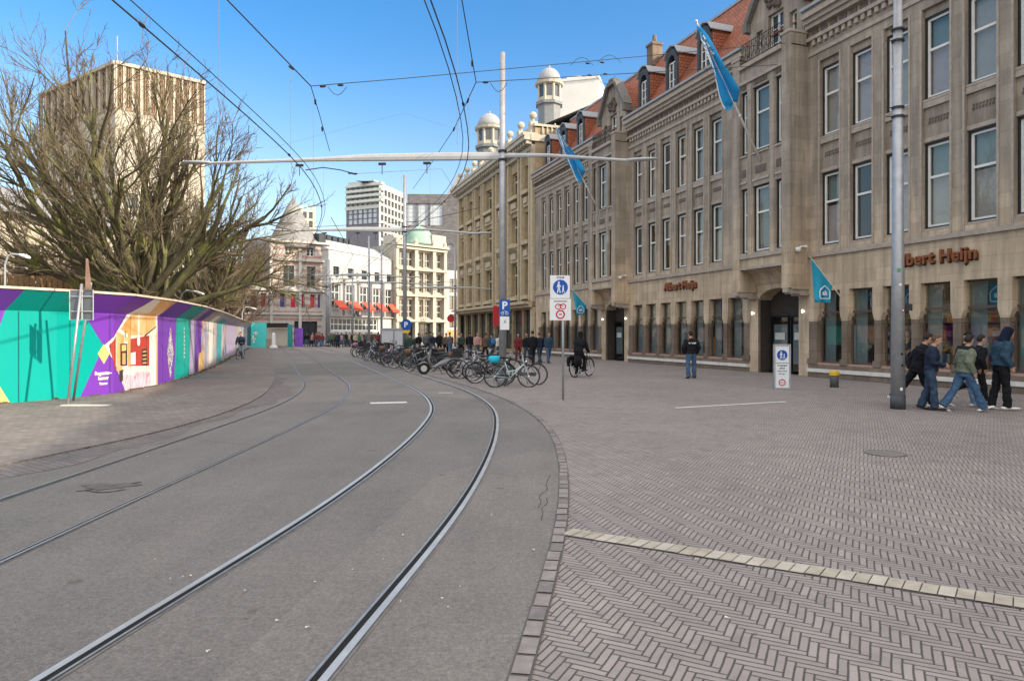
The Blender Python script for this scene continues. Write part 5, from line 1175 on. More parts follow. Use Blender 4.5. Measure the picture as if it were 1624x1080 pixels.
def small_flag(u,v,label,seed=0):
    b=LW(u,.05,v); e=empty('flag',b,0,label,'flag','flags on the stone building'); dr=(NH+Vector((0,0,1))).normalized(); L=1.95
    q=MB(); q.tube([(0,0,0),tuple(dr*L)],[.022,.016],8); q.build('flagpole',pole_w,e)
    n,mh=16,12; g=[]
    for i in range(n+1):
        t=i/n; p=dr*(L*(1-.72*t)-.02); row=[]
        ln=1.32 if True else 0
        for j in range(mh+1):
            s=j/mh; tgt=dr*(L*.62)+NH*0.0; pull=(p-tgt)*-.50*s*(1-t*.3)
            h=ln*(1.0-t*.0)*s-(L*.72*t*.70)*0
            z_end=dr.z*L-1.62; zz=p.z+(z_end-p.z)*s
            o=Vector((p.x+pull.x,p.y+pull.y,zz))+DU*(.09*math.sin(t*9+s*2+seed)*s)
            row.append(o)
        g.append(row)
    q=MB(); q.sm=True; b0=q.add([p for r in g for p in r])
    for i in range(n):
        for j in range(mh): k=b0+i*(mh+1)+j; q.f.append((k,k+1,k+mh+2,k+mh+1)); q.m.append(0)
    cl=q.build('cloth',flagcyan,e); so=cl.modifiers.new('thick','SOLIDIFY'); so.thickness=.005
    c=g[9][8]; nrm_=Vector((.3342,-.9425,0))
    rot=Matrix((( -NH.x,-nrm_.x,0,0),(-NH.y,-nrm_.y,0,0),(0,0,1,0),(0,0,0,1)))
    lg=logo(e,Matrix.Translation(c+nrm_*.11)@rot,.52,'emblem')
small_flag(25.95+.75,3.05,'small turquoise shop flag hanging right of the big arched entrance')
small_flag(47.3,3.1,'small turquoise shop flag hanging in the distance near the zone sign',2)
# ------------------------------------------------------------------ overhead wires
wire_m=mm('dark wire',(.05,.052,.055),.5,.1,5,.5); thin_m=mm('thin grey wire',(.16,.17,.18),.6,.1,5,.3)
def wire(pts,label,r=.012,beads=(),m=None,sag=0,group='overhead tram wires'):
    P=[Vector(p) for p in pts]; c=P[0].copy(); e=empty('overhead_wire',c,0,label,'wire',group)
    q=MB(); out=[]
    for a,b in zip(P,P[1:]):
        n=8 if sag else 1
        for k in range(n): t=k/n; out.append(a.lerp(b,t)-c-Vector((0,0,sag*4*t*(1-t))))
    out.append(P[-1]-c); q.tube(out,r,5); q.build('cable',m or wire_m,e)
    if beads:
        q=MB()
        for p,d in beads: p=Vector(p)-c; d=Vector(d).normalized()*.07; rb=min(.028,r*2.6); q.tube([p-d,p-d*.5,p+d*.5,p+d],[rb*.6,rb,rb,rb*.6],6)
        q.build('insulator',black_plastic,e)
    return e
def along(line,v,z0,z1,o=0): return [Vector((p.x+nrm(line,i).x*o,p.y,v)) for i,p in enumerate(line) if z0<p.y<z1][::4]
cl_=along(lc,5.6,3.5,60,-.15); cr_=along(rc,5.6,3.5,60,.12)
def bd(L,ks): return [(L[k],L[k+1]-L[k]) for k in ks if k+1<len(L)]
wire(cl_,'contact wire above the left-hand tram track',.012,bd(cl_,range(4,60,5))); wire([p+Vector((.10,0,.10)) for p in cl_],'second wire paired with the left contact wire',.008)
wire(cr_,'contact wire above the right-hand tram track',.010,bd(cr_,range(6,60,7))); wire([p+Vector((-.12,0,.12)) for p in cr_],'second wire paired with the right contact wire',.008)
nA=PX(493,137,16); nB=PX(755,131,16); ah1=LW(28.6,.9,13.0); ah2=LW(29.0,.9,12.3)
wire([PX(250,-130,10),PX(360,0,12.5),nA],'taut wire slanting from the top left to the left junction',.014,[(PX(462,108,15.2),(1,0,-.7))])
wire([nA,PX(640,125,18),ah1],'wire from the left junction to the stone building',.011,[(PX(512,137.5,16.2),(1,0,.1)),(PX(540,135.5,16.5),(1,0,0)),(PX(932,101,22),(1,.3,0)),(PX(955,99.5,22.3),(1,.3,0))])
wire([nA,PX(506,180,17.5),PX(523,240,21.9)],'pull-off wire dropping from the left junction to the lamp arm',.010,[(PX(500,162,16.8),(0,.3,-1)),(PX(511,205,19),(0,.3,-1))])
wire([PX(722,-60,12),nB],'wire dropping from the top edge to the right junction',.011,[(PX(749,101,15.4),(0,.4,-1))])
wire([nB,ah2],'wire from the right junction to the stone building',.011,[(PX(770,131,16.4),(1,0,0)),(PX(935,120,21),(1,.3,0)),(PX(960,118,21.5),(1,.3,0))])
wire([nB,PX(720,205,20),PX(685,258,25),PX(655,300,33)],'wire running down from the right junction behind the lamp arm',.011,[(PX(742,160,17),(-.3,.5,-.6)),(PX(720,205,20),(-.3,.5,-.6))])
def loop(px,py,Z,w,h,label):
    c=PX(px,py,Z); wire([c+Vector((w*t,0,h*math.sin(math.pi*t))) for t in (0,.15,.3,.5,.7,.85,1)],label,.008)
loop(905,104,21.4,.7,.25,'short looped jumper wire over the upper span'); loop(948,100,22,.75,.25,'second looped jumper wire over the upper span'); loop(520,138,16.2,.45,-.2,'looped jumper hanging under the left junction wire'); loop(778,132,16.5,.4,-.22,'looped jumper hanging beside the near tram pole'); loop(945,121,21,.6,-.25,'looped jumper hanging under the lower span')
for px,y0,y1,Z,l in ((347,-30,163,12.2,'thin vertical dropper above the bare tree'),(461,112,240,15.5,'thin vertical dropper left of the left junction'),(497,150,330,19,'thin vertical dropper below the left junction'),(725,-30,230,15.5,'long thin dropper left of the right pair'),(744,140,240,18,'thin dropper right of the right pair'),(513,255,335,30,'thin far dropper above the turret building'),(682,258,330,30,'thin dropper under the lamp arm')):
    wire([PX(px,y0,Z),PX(px,y1,Z)],l,.005,(),thin_m)
wire([PX(485,270,17.8),PX(512,266,18.5),PX(540,270,19),PX(562,276,19.5)],'curved registration arm left of the second pole',.016,[(PX(556,275,19.4),(1,0,0)),(PX(563,276,19.5),(1,0,0))])
wire([PX(562,276,19.5),PX(700,268,30),LW(66,.6,9.0)],'thin span from the registration arm to the golden store',.007,(),thin_m)
wire([PX(430,235,40),PX(640,180,40),LW(60,.5,17)],'faint thin span high before the far sky',.006,(),thin_m)
wire([PX(500,360,50),PX(660,352,50),PX(760,330,50)],'far span crossing below the tower block',.02); wire([PX(600,415,60),PX(640,380,58),PX(690,330,45)],'far slanting wire before the cream building',.012)
wire([PX(455,445,70),PX(640,440,70)],'far span in front of the turret windows',.022); wire([PX(470,455,80),PX(720,447,75)],'farther span level with the white store',.02)
wire([PX(525,345,24),PX(560,405,42),PX(540,440,60)],'far slanting wire left of the white store',.012)
# ------------------------------------------------------------------ bare trees
def bark_mat(name,a,b,c):
    m,t,p=nodes(name); x=X(t); o=x.obj(); n=x.noise(o,1.1,5,.6); col=x.ramp(n,[(.32,a),(.5,b),(.66,c)])
    f=x.ramp(x.noise(o,24,3),[(.3,(.6,)*3),(.7,(1.2,)*3)]); col=x.mix(1.0,col,f,'MULTIPLY'); t.links.new(col,p.inputs['Base Color']); p.inputs['Roughness'].default_value=.95; p.inputs['Specular IOR Level'].default_value=.1
    x.bump(x.noise(x.mapv(o,(3,3,1)),12,4),p,.6,.03); return m
bark=bark_mat('mossy bark',(.075,.062,.045),(.115,.105,.062),(.19,.20,.06)); bark2=bark_mat('reddish twigs',(.11,.08,.06),(.17,.12,.085),(.21,.165,.115)); twig_m=bark_mat('twigs',(.12,.095,.068),(.18,.145,.098),(.19,.175,.095))
def grow(T,Wd,p,d,r,L,lvl,rg,maxl,up=.25,kids=(7,6,6,5)):
    n=max(3,int(L/ (.7 if lvl<2 else .35))); n=min(n,9); pts=[p.copy()]; rs=[r]; q=p.copy(); d=d.copy(); dirs=[d.copy()]
    for i in range(n):
        w=.17 if lvl==0 else .22
        d=(d+Vector((rg.uniform(-w,w),rg.uniform(-w,w),rg.uniform(-w,w)+up*(.25 if lvl<1 else .3)))).normalized()
        q=q+d*(L/n); pts.append(q.copy()); dirs.append(d.copy()); rs.append(max((.012,.011,.010,.0075,.006)[lvl],r*(1-.62*(i+1)/n)))
    (T if lvl<2 else Wd).tube(pts,rs,8 if lvl==0 else (6 if lvl==1 else (4 if lvl==2 else 3)),0,False)
    if lvl>=maxl: return
    k=kids[min(lvl,len(kids)-1)]
    for j in range(k):
        t=rg.uniform(.22,1.0) if j<k-1 else 1.0; i=min(n,max(1,int(t*n))); b=pts[i]; dd=dirs[i]
        ax=dd.cross(Vector((rg.uniform(-1,1),rg.uniform(-1,1),rg.uniform(-1,1)))).normalized(); a=rg.uniform(.28,.78)
        nd=(Matrix.Rotation(a,3,ax)@dd); nd.z+=.10; nd.normalize()
        grow(T,Wd,b,nd,max((.013,.012,.010,.008,.007)[lvl],rs[i]*rg.uniform(.5,.75)),L*rg.uniform(.38,.62)*(1.1-.35*t),lvl+1,rg,maxl,up,kids)
def tree(base,label,h0,limbs,r,seed,maxl,kids,mats,cat='tree',group=None,trunk_dir=(0,0,1)):
    rg=random.Random(seed); e=empty('bare_tree',base,0,label,cat,group); T=MB(); Wd=MB(); T.sm=True
    T.tube([(0,0,-.1),(0.02,0,.5),(.05,.02,h0*.6),(.0,.05,h0+.25)],[r*1.4,r*1.1,r,r*.95],12)
    for (az,tilt,L,rr,zz) in limbs:
        d=Vector((math.sin(R(tilt))*math.cos(R(az)),math.sin(R(tilt))*math.sin(R(az)),math.cos(R(tilt))))
        grow(T,Wd,Vector((0,0,zz))+d*.1,d,rr,L,0,rg,maxl,.22,kids)
    T.build('trunk',mats[0],e); c=Wd.build('crown',mats[1],e); return e
b=PX(222,CY,28); b.z=.05
rg=random.Random(11); limbs=[]
for az,tilt,L,rr in [(180,62,7.6,.20),(172,44,7.4,.19),(192,28,7.6,.17),(160,68,6.4,.15),(205,52,6.6,.16),(4,58,5.9,.19),(12,46,6.5,.19),(-10,28,6.9,.17),(20,66,5.2,.15),(-25,56,5.6,.15),(95,18,7.8,.18),(70,40,6.8,.16),(110,50,6.6,.15),(270,22,7.2,.17),(255,45,6.0,.14),(290,50,6.0,.14),(320,70,5.6,.13),(215,74,5.6,.13),(30,14,8.0,.17),(225,12,7.6,.16)]:
    limbs.append((az+rg.uniform(-8,8),tilt+rg.uniform(-4,4),L*1.06*rg.uniform(.92,1.06),rr*1.1,rg.uniform(1.9,3.2)))
tree(b,'great spreading bare tree with mossy limbs behind the hoarding',2.6,limbs,.42,5,4,(7,6,5,3),[bark,twig_m])
for k,(px,Z,s,l) in enumerate([(338,54,.92,'reddish-brown bare tree behind the far end of the hoarding'),(308,39,.85,'dense bare tree between the great tree and the far one'),(372,84,1.1,'farthest bare tree beside the turret building'),(110,38,.7,'thin bare tree behind the great one, left')]):
    b=PX(px,CY,Z); b.z=.05; rg=random.Random(20+k); lm=[]
    for j in range(15): lm.append((j*137.5+rg.uniform(-15,15),rg.uniform(10,72),rg.uniform(5.5,7.0)*s,rg.uniform(.10,.15),rg.uniform(1.6,2.8)))
    tree(b,l,2.3,lm,.28,40+k,3,(8,7,6,5),[bark2 if k!=1 else bark,bark2 if k!=1 else twig_m])
# ------------------------------------------------------------------ bicycles and mopeds
Xv,Yv,Zv=Vector((1,0,0)),Vector((0,1,0)),Vector((0,0,1))
def paint(n,c): return mm('paint '+n,c,.35,.06,4,.1)
PC={'black':paint('black',(.016,.016,.018)),'grey':paint('grey',(.20,.21,.22)),'pale blue':paint('pale blue',(.42,.52,.55)),'white':paint('white',(.62,.63,.64)),'dark green':paint('dark green',(.02,.07,.045)),'red':paint('red',(.33,.03,.03)),'blue':paint('blue',(.03,.09,.25)),'silver':mm('paint silver',(.42,.43,.45),.35,.06,4,.6)}
def make_bike(style='city'):
    e=empty('bicycle'); r=.345; wb_=.53
    for x_ in (-wb_,wb_):
        w=MB()
        w.ring((0,0,0),r-.03,.009,Xv,Zv,28,4); w.tube([(0,-.05,0),(0,.05,0)],.025,8)
        for k in range(18):
            a=2*math.pi*k/18; w.tube([(.02*math.cos(a+.6),.02*(-1)**k,.02*math.sin(a+.6)),((r-.03)*math.cos(a),0,(r-.03)*math.sin(a))],.0016,3,0,False)
        o=w.build('wheel',chrome,e,(x_,0,r)); t=MB(); t.sm=True; t.ring((0,0,0),r,.018,Xv,Zv,32,8); t.build('tyre',black_rub,o)
    bb=(-.06,0,.29); st=(-.22,0,.80); hd_=(.36,0,.86); hb=(.39,0,.72)
    f=MB(); f.sm=True
    f.tube([bb,st],.016,8); f.tube([bb,hb],.019,8)
    f.tube([(-.185,0,.68) if style=='city' else (-.2,0,.76),hd_] if style!='step' else [(-.13,0,.5),(.1,0,.52),hb],.017,8)
    for s_ in (-1,1):
        f.tube([bb,(-.3,s_*.05,.31),(-wb_,s_*.055,r)],.010,6); f.tube([(-.2,0,.72),(-.3,s_*.05,.62),(-wb_,s_*.055,r)],.009,6)
        f.tube([hb,(.42,s_*.05,.64),(.45,s_*.055,.58),(wb_,s_*.055,r)],.011,6)
    f.tube([hb,hd_,(.35,0,.92)],.020,8); f.build('frame',PC['black'],e)
    h=MB(); h.sm=True; h.tube([(.35,0,.9),(.34,0,1.02)],.013,6)
    for s_ in (-1,1): h.tube([(.34,0,1.02),(.37,s_*.12,1.05),(.33,s_*.25,1.05),(.16,s_*.29,1.03)],.011,6); 
    h.build('handlebar',chrome,e)
    g=MB()
    for s_ in (-1,1): g.tube([(.26,s_*.27,1.04),(.14,s_*.295,1.03)],.017,7)
    g.build('grip',black_rub,e)
    s=MB(); s.sm=True; s.loft([((-.40,0,.93),.02,.02,Yv,Zv),((-.37,0,.935),.10,.03,Yv,Zv),((-.28,0,.93),.095,.03,Yv,Zv),((-.18,0,.925),.04,.025,Yv,Zv),((-.09,0,.92),.02,.015,Yv,Zv)],10); s.tube([(-.27,0,.92),st],.012,6); s.build('saddle',black_plastic,e)
    c=MB(); c.box(-.50,.02,.035,.055,.28,.40); c.ring((-.06,.05,.29),.09,.006,Xv,Zv,18,4)
    for s_,a in ((1,.5),(-1,.5+math.pi)): 
        p=(-.06+.17*math.cos(a),.075*s_,.29+.17*math.sin(a)); c.tube([(-.06,.075*s_,.29),p],.010,5); c.box(p[0]-.045,p[0]+.045,*sorted((s_*.08,s_*.18)),p[2]-.01,p[2]+.012)
    c.build('crank',black_plastic,e)
    m=MB(); m.sm=True
    for x_,a0,a1 in ((-wb_,20,200),(wb_,-5,165)):
        P=[(x_+(r+.03)*math.cos(R(a)),r+(r+.03)*math.sin(R(a))) for a in range(a0,a1+1,15)]
        for (xa,za),(xb,zb) in zip(P,P[1:]): m.poly([(xa,-.025,za),(xa,.025,za),(xb,.025,zb),(xb,-.025,zb)])
    m.build('mudguard',PC['black'],e)
    k=MB()
    for s_ in (-1,1): k.tube([(-.28,s_*.06,.73),(-.80,s_*.07,.745)],.007,5); k.tube([(-.70,s_*.07,.74),(-wb_,s_*.06,r)],.006,5)
    for x_ in (-.4,-.55,-.7): k.tube([(x_,-.07,.74),(x_,.07,.74)],.006,4)
    k.tube([(-.14,.08,.26),(-.24,.22,.02)],.012,5); k.build('carrier',dark_metal,e)
    l=MB(); l.sm=True; l.tube([(.43,0,.80),(.50,0,.80)],[.05,.04],10); l.build('headlight',chrome,e)
    return e
def color_bike(e,col):
    for c in e.children:
        if c.name.split('.')[0] in ('frame','mudguard'):
            c.material_slots[0].link='OBJECT'; c.material_slots[0].material=PC[col] if c.name.startswith('frame') else PC['black']
protoA=make_bike('city'); protoB=make_bike('step')
used=set()
def bike(p,rz,lean,col,label,step=False,basket=None,steer=True,group='bicycles parked along the road'):
    src=protoB if step else protoA
    if src.name in used: e=copy_tree(src)
    else: used.add(src.name); e=src
    e.location=p; e.rotation_euler=(R(lean),0,rz); tag(e,label,'bicycle',group); color_bike(e,col)
    for c in list(e.children):                         # a first copy must not hand its extras on
        if c.name.startswith(('crate','basket','bag')): bpy.data.objects.remove(c,do_unlink=True)
    if basket=='crate':
        q=MB()
        for z in (.84,.92,1.0,1.06): 
            q.box(.42,.80,-.17,-.155,z,z+.05); q.box(.42,.80,.155,.17,z,z+.05); q.box(.42,.435,-.155,.155,z,z+.05); q.box(.785,.80,-.155,.155,z,z+.05)
        q.box(.42,.80,-.17,.17,.80,.82); q.build('crate',black_plastic,e)
    elif basket: 
        q=MB(); q.sm=True; q.loft([((-.55,0,.77),.14,.10,Xv,Yv),((-.55,0,.9),.20,.15,Xv,Yv),((-.54,0,.98),.17,.12,Xv,Yv)],12); q.build('bag',mm('bag '+basket,{'turquoise':(.02,.42,.60),'brown':(.16,.09,.05),'pink':(.5,.2,.25)}[basket],.7,.15,9),e)
    return e
FR=math.pi
bike(G(812,614),R(4),-9,'pale blue','pale blue step-through bicycle nearest, with turquoise saddle bag',True,'turquoise')
bike(G(826,611)+Vector((.0,.25,0)),R(176),7,'black','black bicycle behind the pale blue one at the near tram pole')
bike(G(786,608)+Vector((-.2,.3,0)),R(20),6,'black','dark bicycle left of the near tram pole base',False)
bike(G(771,606)+Vector((0,.8,0)),R(188),-6,'grey','grey bicycle leaning just left of the near tram pole')
bike(G(752,600),R(200),8,'silver','silver bicycle with a front crate two left of the tram pole',True,'crate')
bike(G(741,599)+Vector((0,.2,0)),R(30),-7,'white','white bicycle with a brown bag beside the parked moped',True,'brown')
bike(G(760,601)+Vector((0,1.6,0)),R(10),6,'black','black bicycle in the second row behind the silver one')
bike(G(790,604)+Vector((0,2.0,0)),R(170),-6,'dark green','dark green bicycle behind the near tram pole')
rg=random.Random(99); cols=['black','black','grey','silver','black','white','blue','red','dark green','grey']
kk=0
pts=[(668,589),(655,586),(645,584),(636,581.5),(628,579.5),(621,577.5),(614,575.5),(608,574),(602,572.5),(597,571),(592,569.5),(588,568.5),(584,567.5),(580,566.5),(577,565.5)]
for i,(px,py) in enumerate(pts):
    for row in range(2):
        p=G(px,py)+Vector((rg.uniform(-.2,.2)+.5*row,1.3*row+rg.uniform(-.2,.3),0)); col=rg.choice(cols)
        bike(p,R(rg.choice([0,180])+rg.uniform(-38,38)),rg.uniform(-9,9),col,'%s bicycle in the long parked row beyond the moped'%col,rg.random()<.4,rg.choice([None,None,'crate','brown','pink',None]),group='%s bicycles in the far parked row'%col)
def make_moped(p,rz,label,body):
    e=empty('moped',p,rz,label,'moped'); bm_=mm('moped '+label[:14],body,.3,.06,4,.1)
    for x_ in (-.62,.62):
        w=MB(); w.sm=True; w.ring((0,0,0),.19,.055,Xv,Zv,24,8); o=w.build('wheel',black_rub,e,(x_,0,.24)); t=MB(); t.lathe([(.01,-.04),(.13,-.04),(.13,.04),(.01,.04)],(0,0,0),16); t.v=[(a,c,b) for a,b,c in t.v]; t.build('rim',chrome,o)
    b=MB(); b.sm=True; b.loft([((-.85,0,.62),.05,.05,Yv,Zv),((-.7,0,.58),.15,.16,Yv,Zv),((-.35,0,.55),.19,.17,Yv,Zv),((-.05,0,.42),.17,.12,Yv,Zv),((.2,0,.30),.17,.05,Yv,Zv),((.35,0,.32),.15,.06,Yv,Zv)],14)
    b.loft([((.34,0,.32),.05,.17,Xv,Yv),((.42,0,.6),.05,.18,Xv,Yv),((.36,0,.92),.05,.14,Xv,Yv),((.34,0,1.0),.04,.08,Xv,Yv)],12)
    b.loft([((.38,0,.42),.06,.03,Yv,Zv),((.62,0,.50),.09,.04,Yv,Zv),((.84,0,.40),.06,.03,Yv,Zv)],10); b.build('body',bm_,e)
    f=MB(); f.tube([(.34,0,.95),(.48,0,.5),(.62,0,.24)],.03,8); f.tube([(-.3,.1,.3),(-.62,.1,.24)],.05,8); f.tube([(0,.06,.25),(-.12,.2,.01)],.015,6); f.build('fork',dark_metal,e)
    s=MB(); s.sm=True; s.loft([((-.78,0,.76),.08,.03,Yv,Zv),((-.6,0,.79),.14,.05,Yv,Zv),((-.25,0,.78),.15,.05,Yv,Zv),((.02,0,.74),.08,.03,Yv,Zv)],12); s.build('seat',black_plastic,e)
    h=MB(); h.tube([(.30,-.32,1.04),(.36,-.1,1.02),(.36,.1,1.02),(.30,.32,1.04)],.018,7); 
    for s_ in (-1,1): h.tube([(.34,s_*.22,1.03),(.38,s_*.30,1.25)],.008,4); h.loft([((.38,s_*.32,1.22),.01,.01,Xv,Yv),((.38,s_*.32,1.26),.015,.06,Xv,Yv),((.38,s_*.32,1.31),.01,.02,Xv,Yv)],8)
    h.build('handlebar',dark_metal,e)
    q=MB(); q.sm=True; q.loft([((.43,0,.84),.09,.07,Yv,Zv),((.47,0,.84),.06,.05,Yv,Zv)],12); q.build('headlight',chrome,e)
    return e
make_moped(G(695,594)+Vector((0,.3,0)),R(190),'white and black moped with raised screen parked left of the bicycles',(.20,.20,.20))
make_moped(G(679,588.5)+Vector((.2,.6,0)),R(165),'dark moped behind the white one',(.03,.03,.032))
make_moped(G(631,577)+Vector((0,.2,0)),R(200),'small pink moped in the far parked row',(.45,.16,.20))
q=MB(); q.box(-.75,.75,-.5,.5,.1,.85); q.box(-.78,.78,-.53,.53,.85,.93); tag(q.build('cargo_box',mm('black cover',(.02,.02,.022),.7,.2,6),None,G(670,584)+Vector((0,1.2,0))),'black covered cargo box behind the man in the green jacket','box')
e=empty('utility_cabinet',G(625,571),R(8),'pale grey roadside cabinet behind the parked bicycles','cabinet')
q=MB(); q.box(-.75,.75,-.35,.35,.15,1.9); q.build('body',mat('cabinet grey',(.50,.51,.55),.5,.06,2),e); q=MB(); q.box(-.8,.8,-.4,.4,1.9,2.0); q.box(-.7,.7,-.3,.3,0,.15); q.build('lid',mm('cabinet lid',(.36,.37,.4),.5,.06,2),e)
q=MB(); q.box(-.02,.02,-.36,-.351,.2,1.85); q.box(.1,.16,-.38,-.351,1.0,1.2); q.build('door_seam',dark_metal,e)
# ------------------------------------------------------------------ people
skin=mm('skin',(.42,.25,.17),.6,.06,6); hair_d=mm('dark hair',(.02,.014,.011),.7,.2,30); hair_b=mm('brown hair',(.10,.055,.03),.7,.2,30); shoe_w=mm('white shoe',(.66,.65,.63),.6,.08,9); shoe_k=mm('dark shoe',(.02,.02,.022),.6,.1,9)
CM={}
def cloth(n,c):
    if n not in CM:
        m,t,p=nodes('cloth '+n); x=X(t); o=x.obj(); a=x.ramp(x.noise(o,6,4),[(.3,sc(c,.78)),(.7,sc(c,1.22))]); t.links.new(a,p.inputs['Base Color']); p.inputs['Roughness'].default_value=.9; p.inputs['Specular IOR Level'].default_value=.15
        x.bump(x.noise(x.mapv(o,(1,1,.6)),11,3),p,.7,.03); CM[n]=m
    return CM[n]
C_BLK=cloth('black',(.013,.013,.016)); C_JEAN=cloth('blue denim',(.055,.105,.185)); C_DJ=cloth('dark denim',(.035,.055,.09)); C_NAVY=cloth('navy',(.018,.026,.05)); C_GRN=cloth('sage',(.145,.16,.115)); C_BLUE=cloth('blue shell',(.03,.062,.095)); C_GREY=cloth('grey',(.10,.10,.11)); C_BEIGE=cloth('beige',(.42,.35,.26)); C_WHITE=cloth('white',(.55,.54,.52)); C_RED=cloth('dark red',(.16,.03,.035)); C_DG=cloth('dark green',(.03,.055,.045)); C_PINK=cloth('pink',(.45,.26,.24)); C_BROWN=cloth('brown',(.12,.07,.045)); C_KH=cloth('khaki',(.20,.18,.12))
TOBAKE=[]
fold=bpy.data.textures.new('cloth folds','CLOUDS'); fold.noise_scale=.11; fold.noise_depth=2
def remesh(o,v,smooth=3):
    r=o.modifiers.new('r','REMESH'); r.mode='VOXEL'; r.voxel_size=v; r.use_smooth_shade=True
    s=o.modifiers.new('s','SMOOTH'); s.factor=.5; s.iterations=smooth; TOBAKE.append(o)
    if o.name.split('.')[0] in ('jacket','trousers') and v<.015:
        d=o.modifiers.new('d','DISPLACE'); d.texture=fold; d.texture_coords='LOCAL'; d.strength=.055; d.mid_level=.5
def fk(pose):
    lean=R(pose.get('lean',3)); hipz=pose.get('hip',.94); J={}
    def fwd(a): return Vector((0,math.sin(R(a)),-math.cos(R(a))))
    hip=Vector((0,0,hipz)); J['hip']=hip
    T=Matrix.Rotation(-lean,3,'X'); J['T']=T
    for s,k in ((1,'r'),(-1,'l')):
        h=hip+Vector((s*.095,0,-.02)); a,kn=pose.get(k+'leg',(0,0)); sp=pose.get('spread',.01)
        kp=h+(fwd(a)+Vector((s*sp,0,0))).normalized()*.435; ap=kp+fwd(a-kn)*.42
        J[k+'hip'],J[k+'knee'],J[k+'ank']=h,kp,ap; fa=R(pose.get(k+'foot',max(-60,min(25,(a-kn)))) )
        J[k+'toe']=ap+Vector((0,math.cos(fa)*.19,math.sin(fa)*.19-.045*math.cos(fa))); J[k+'heel']=ap+Vector((0,-.055,-.055))
    J['chest']=hip+T@Vector((0,0,.36)); J['neck']=hip+T@Vector((0,.0,.53)); hl=R(pose.get('head',0))
    TH=T@Matrix.Rotation(-hl,3,'X')@Matrix.Rotation(R(pose.get('turn',0)),3,'Z'); J['TH']=TH
    J['head']=J['neck']+T@Vector((0,.01,.05))+TH@Vector((0,.025,.14))
    for s,k in ((1,'r'),(-1,'l')):
        sh=hip+T@Vector((s*.19,0,.47)); a,e_,ab=pose.get(k+'arm',(5,15,8))
        d1=T@Vector((s*math.sin(R(ab)),math.sin(R(a))*math.cos(R(ab)),-math.cos(R(a))*math.cos(R(ab)))); el=sh+d1*.29
        inn=pose.get(k+'in',.1); d2=(T@Vector((-s*inn,math.sin(R(a+e_)),-math.cos(R(a+e_))))).normalized(); wr=el+d2*.255
        J[k+'sh'],J[k+'el'],J[k+'wr'],J[k+'hd']=sh,el,wr,d2
    low=min(J['rank'].z,J['lank'].z) if not pose.get('ride') else None
    if low is not None:
        dz=.085-low
        for k in list(J):
            if isinstance(J[k],Vector) and k not in ('rhd','lhd'): J[k]=J[k]+Vector((0,0,dz))
    return J
def torso(q,J,g,z0=-.10,z1=.50,wide=1.0,puff=0):
    T=J['T']; h=J['hip']; A_=T@Xv; B_=T@Yv
    prof=[(-.12,.155,.115),(-.02,.170,.125),(.08,.155,.115),(.18,.150,.115),(.28,.175,.125),(.38,.195,.125),(.45,.185,.105),(.50,.12,.08),(.535,.065,.06)]
    q.loft([(h+T@Vector((0,0,z)),(rx*wide+g+puff*math.sin(z*30)),(ry+g),A_,B_) for z,rx,ry in prof if z0<=z<=z1],16)
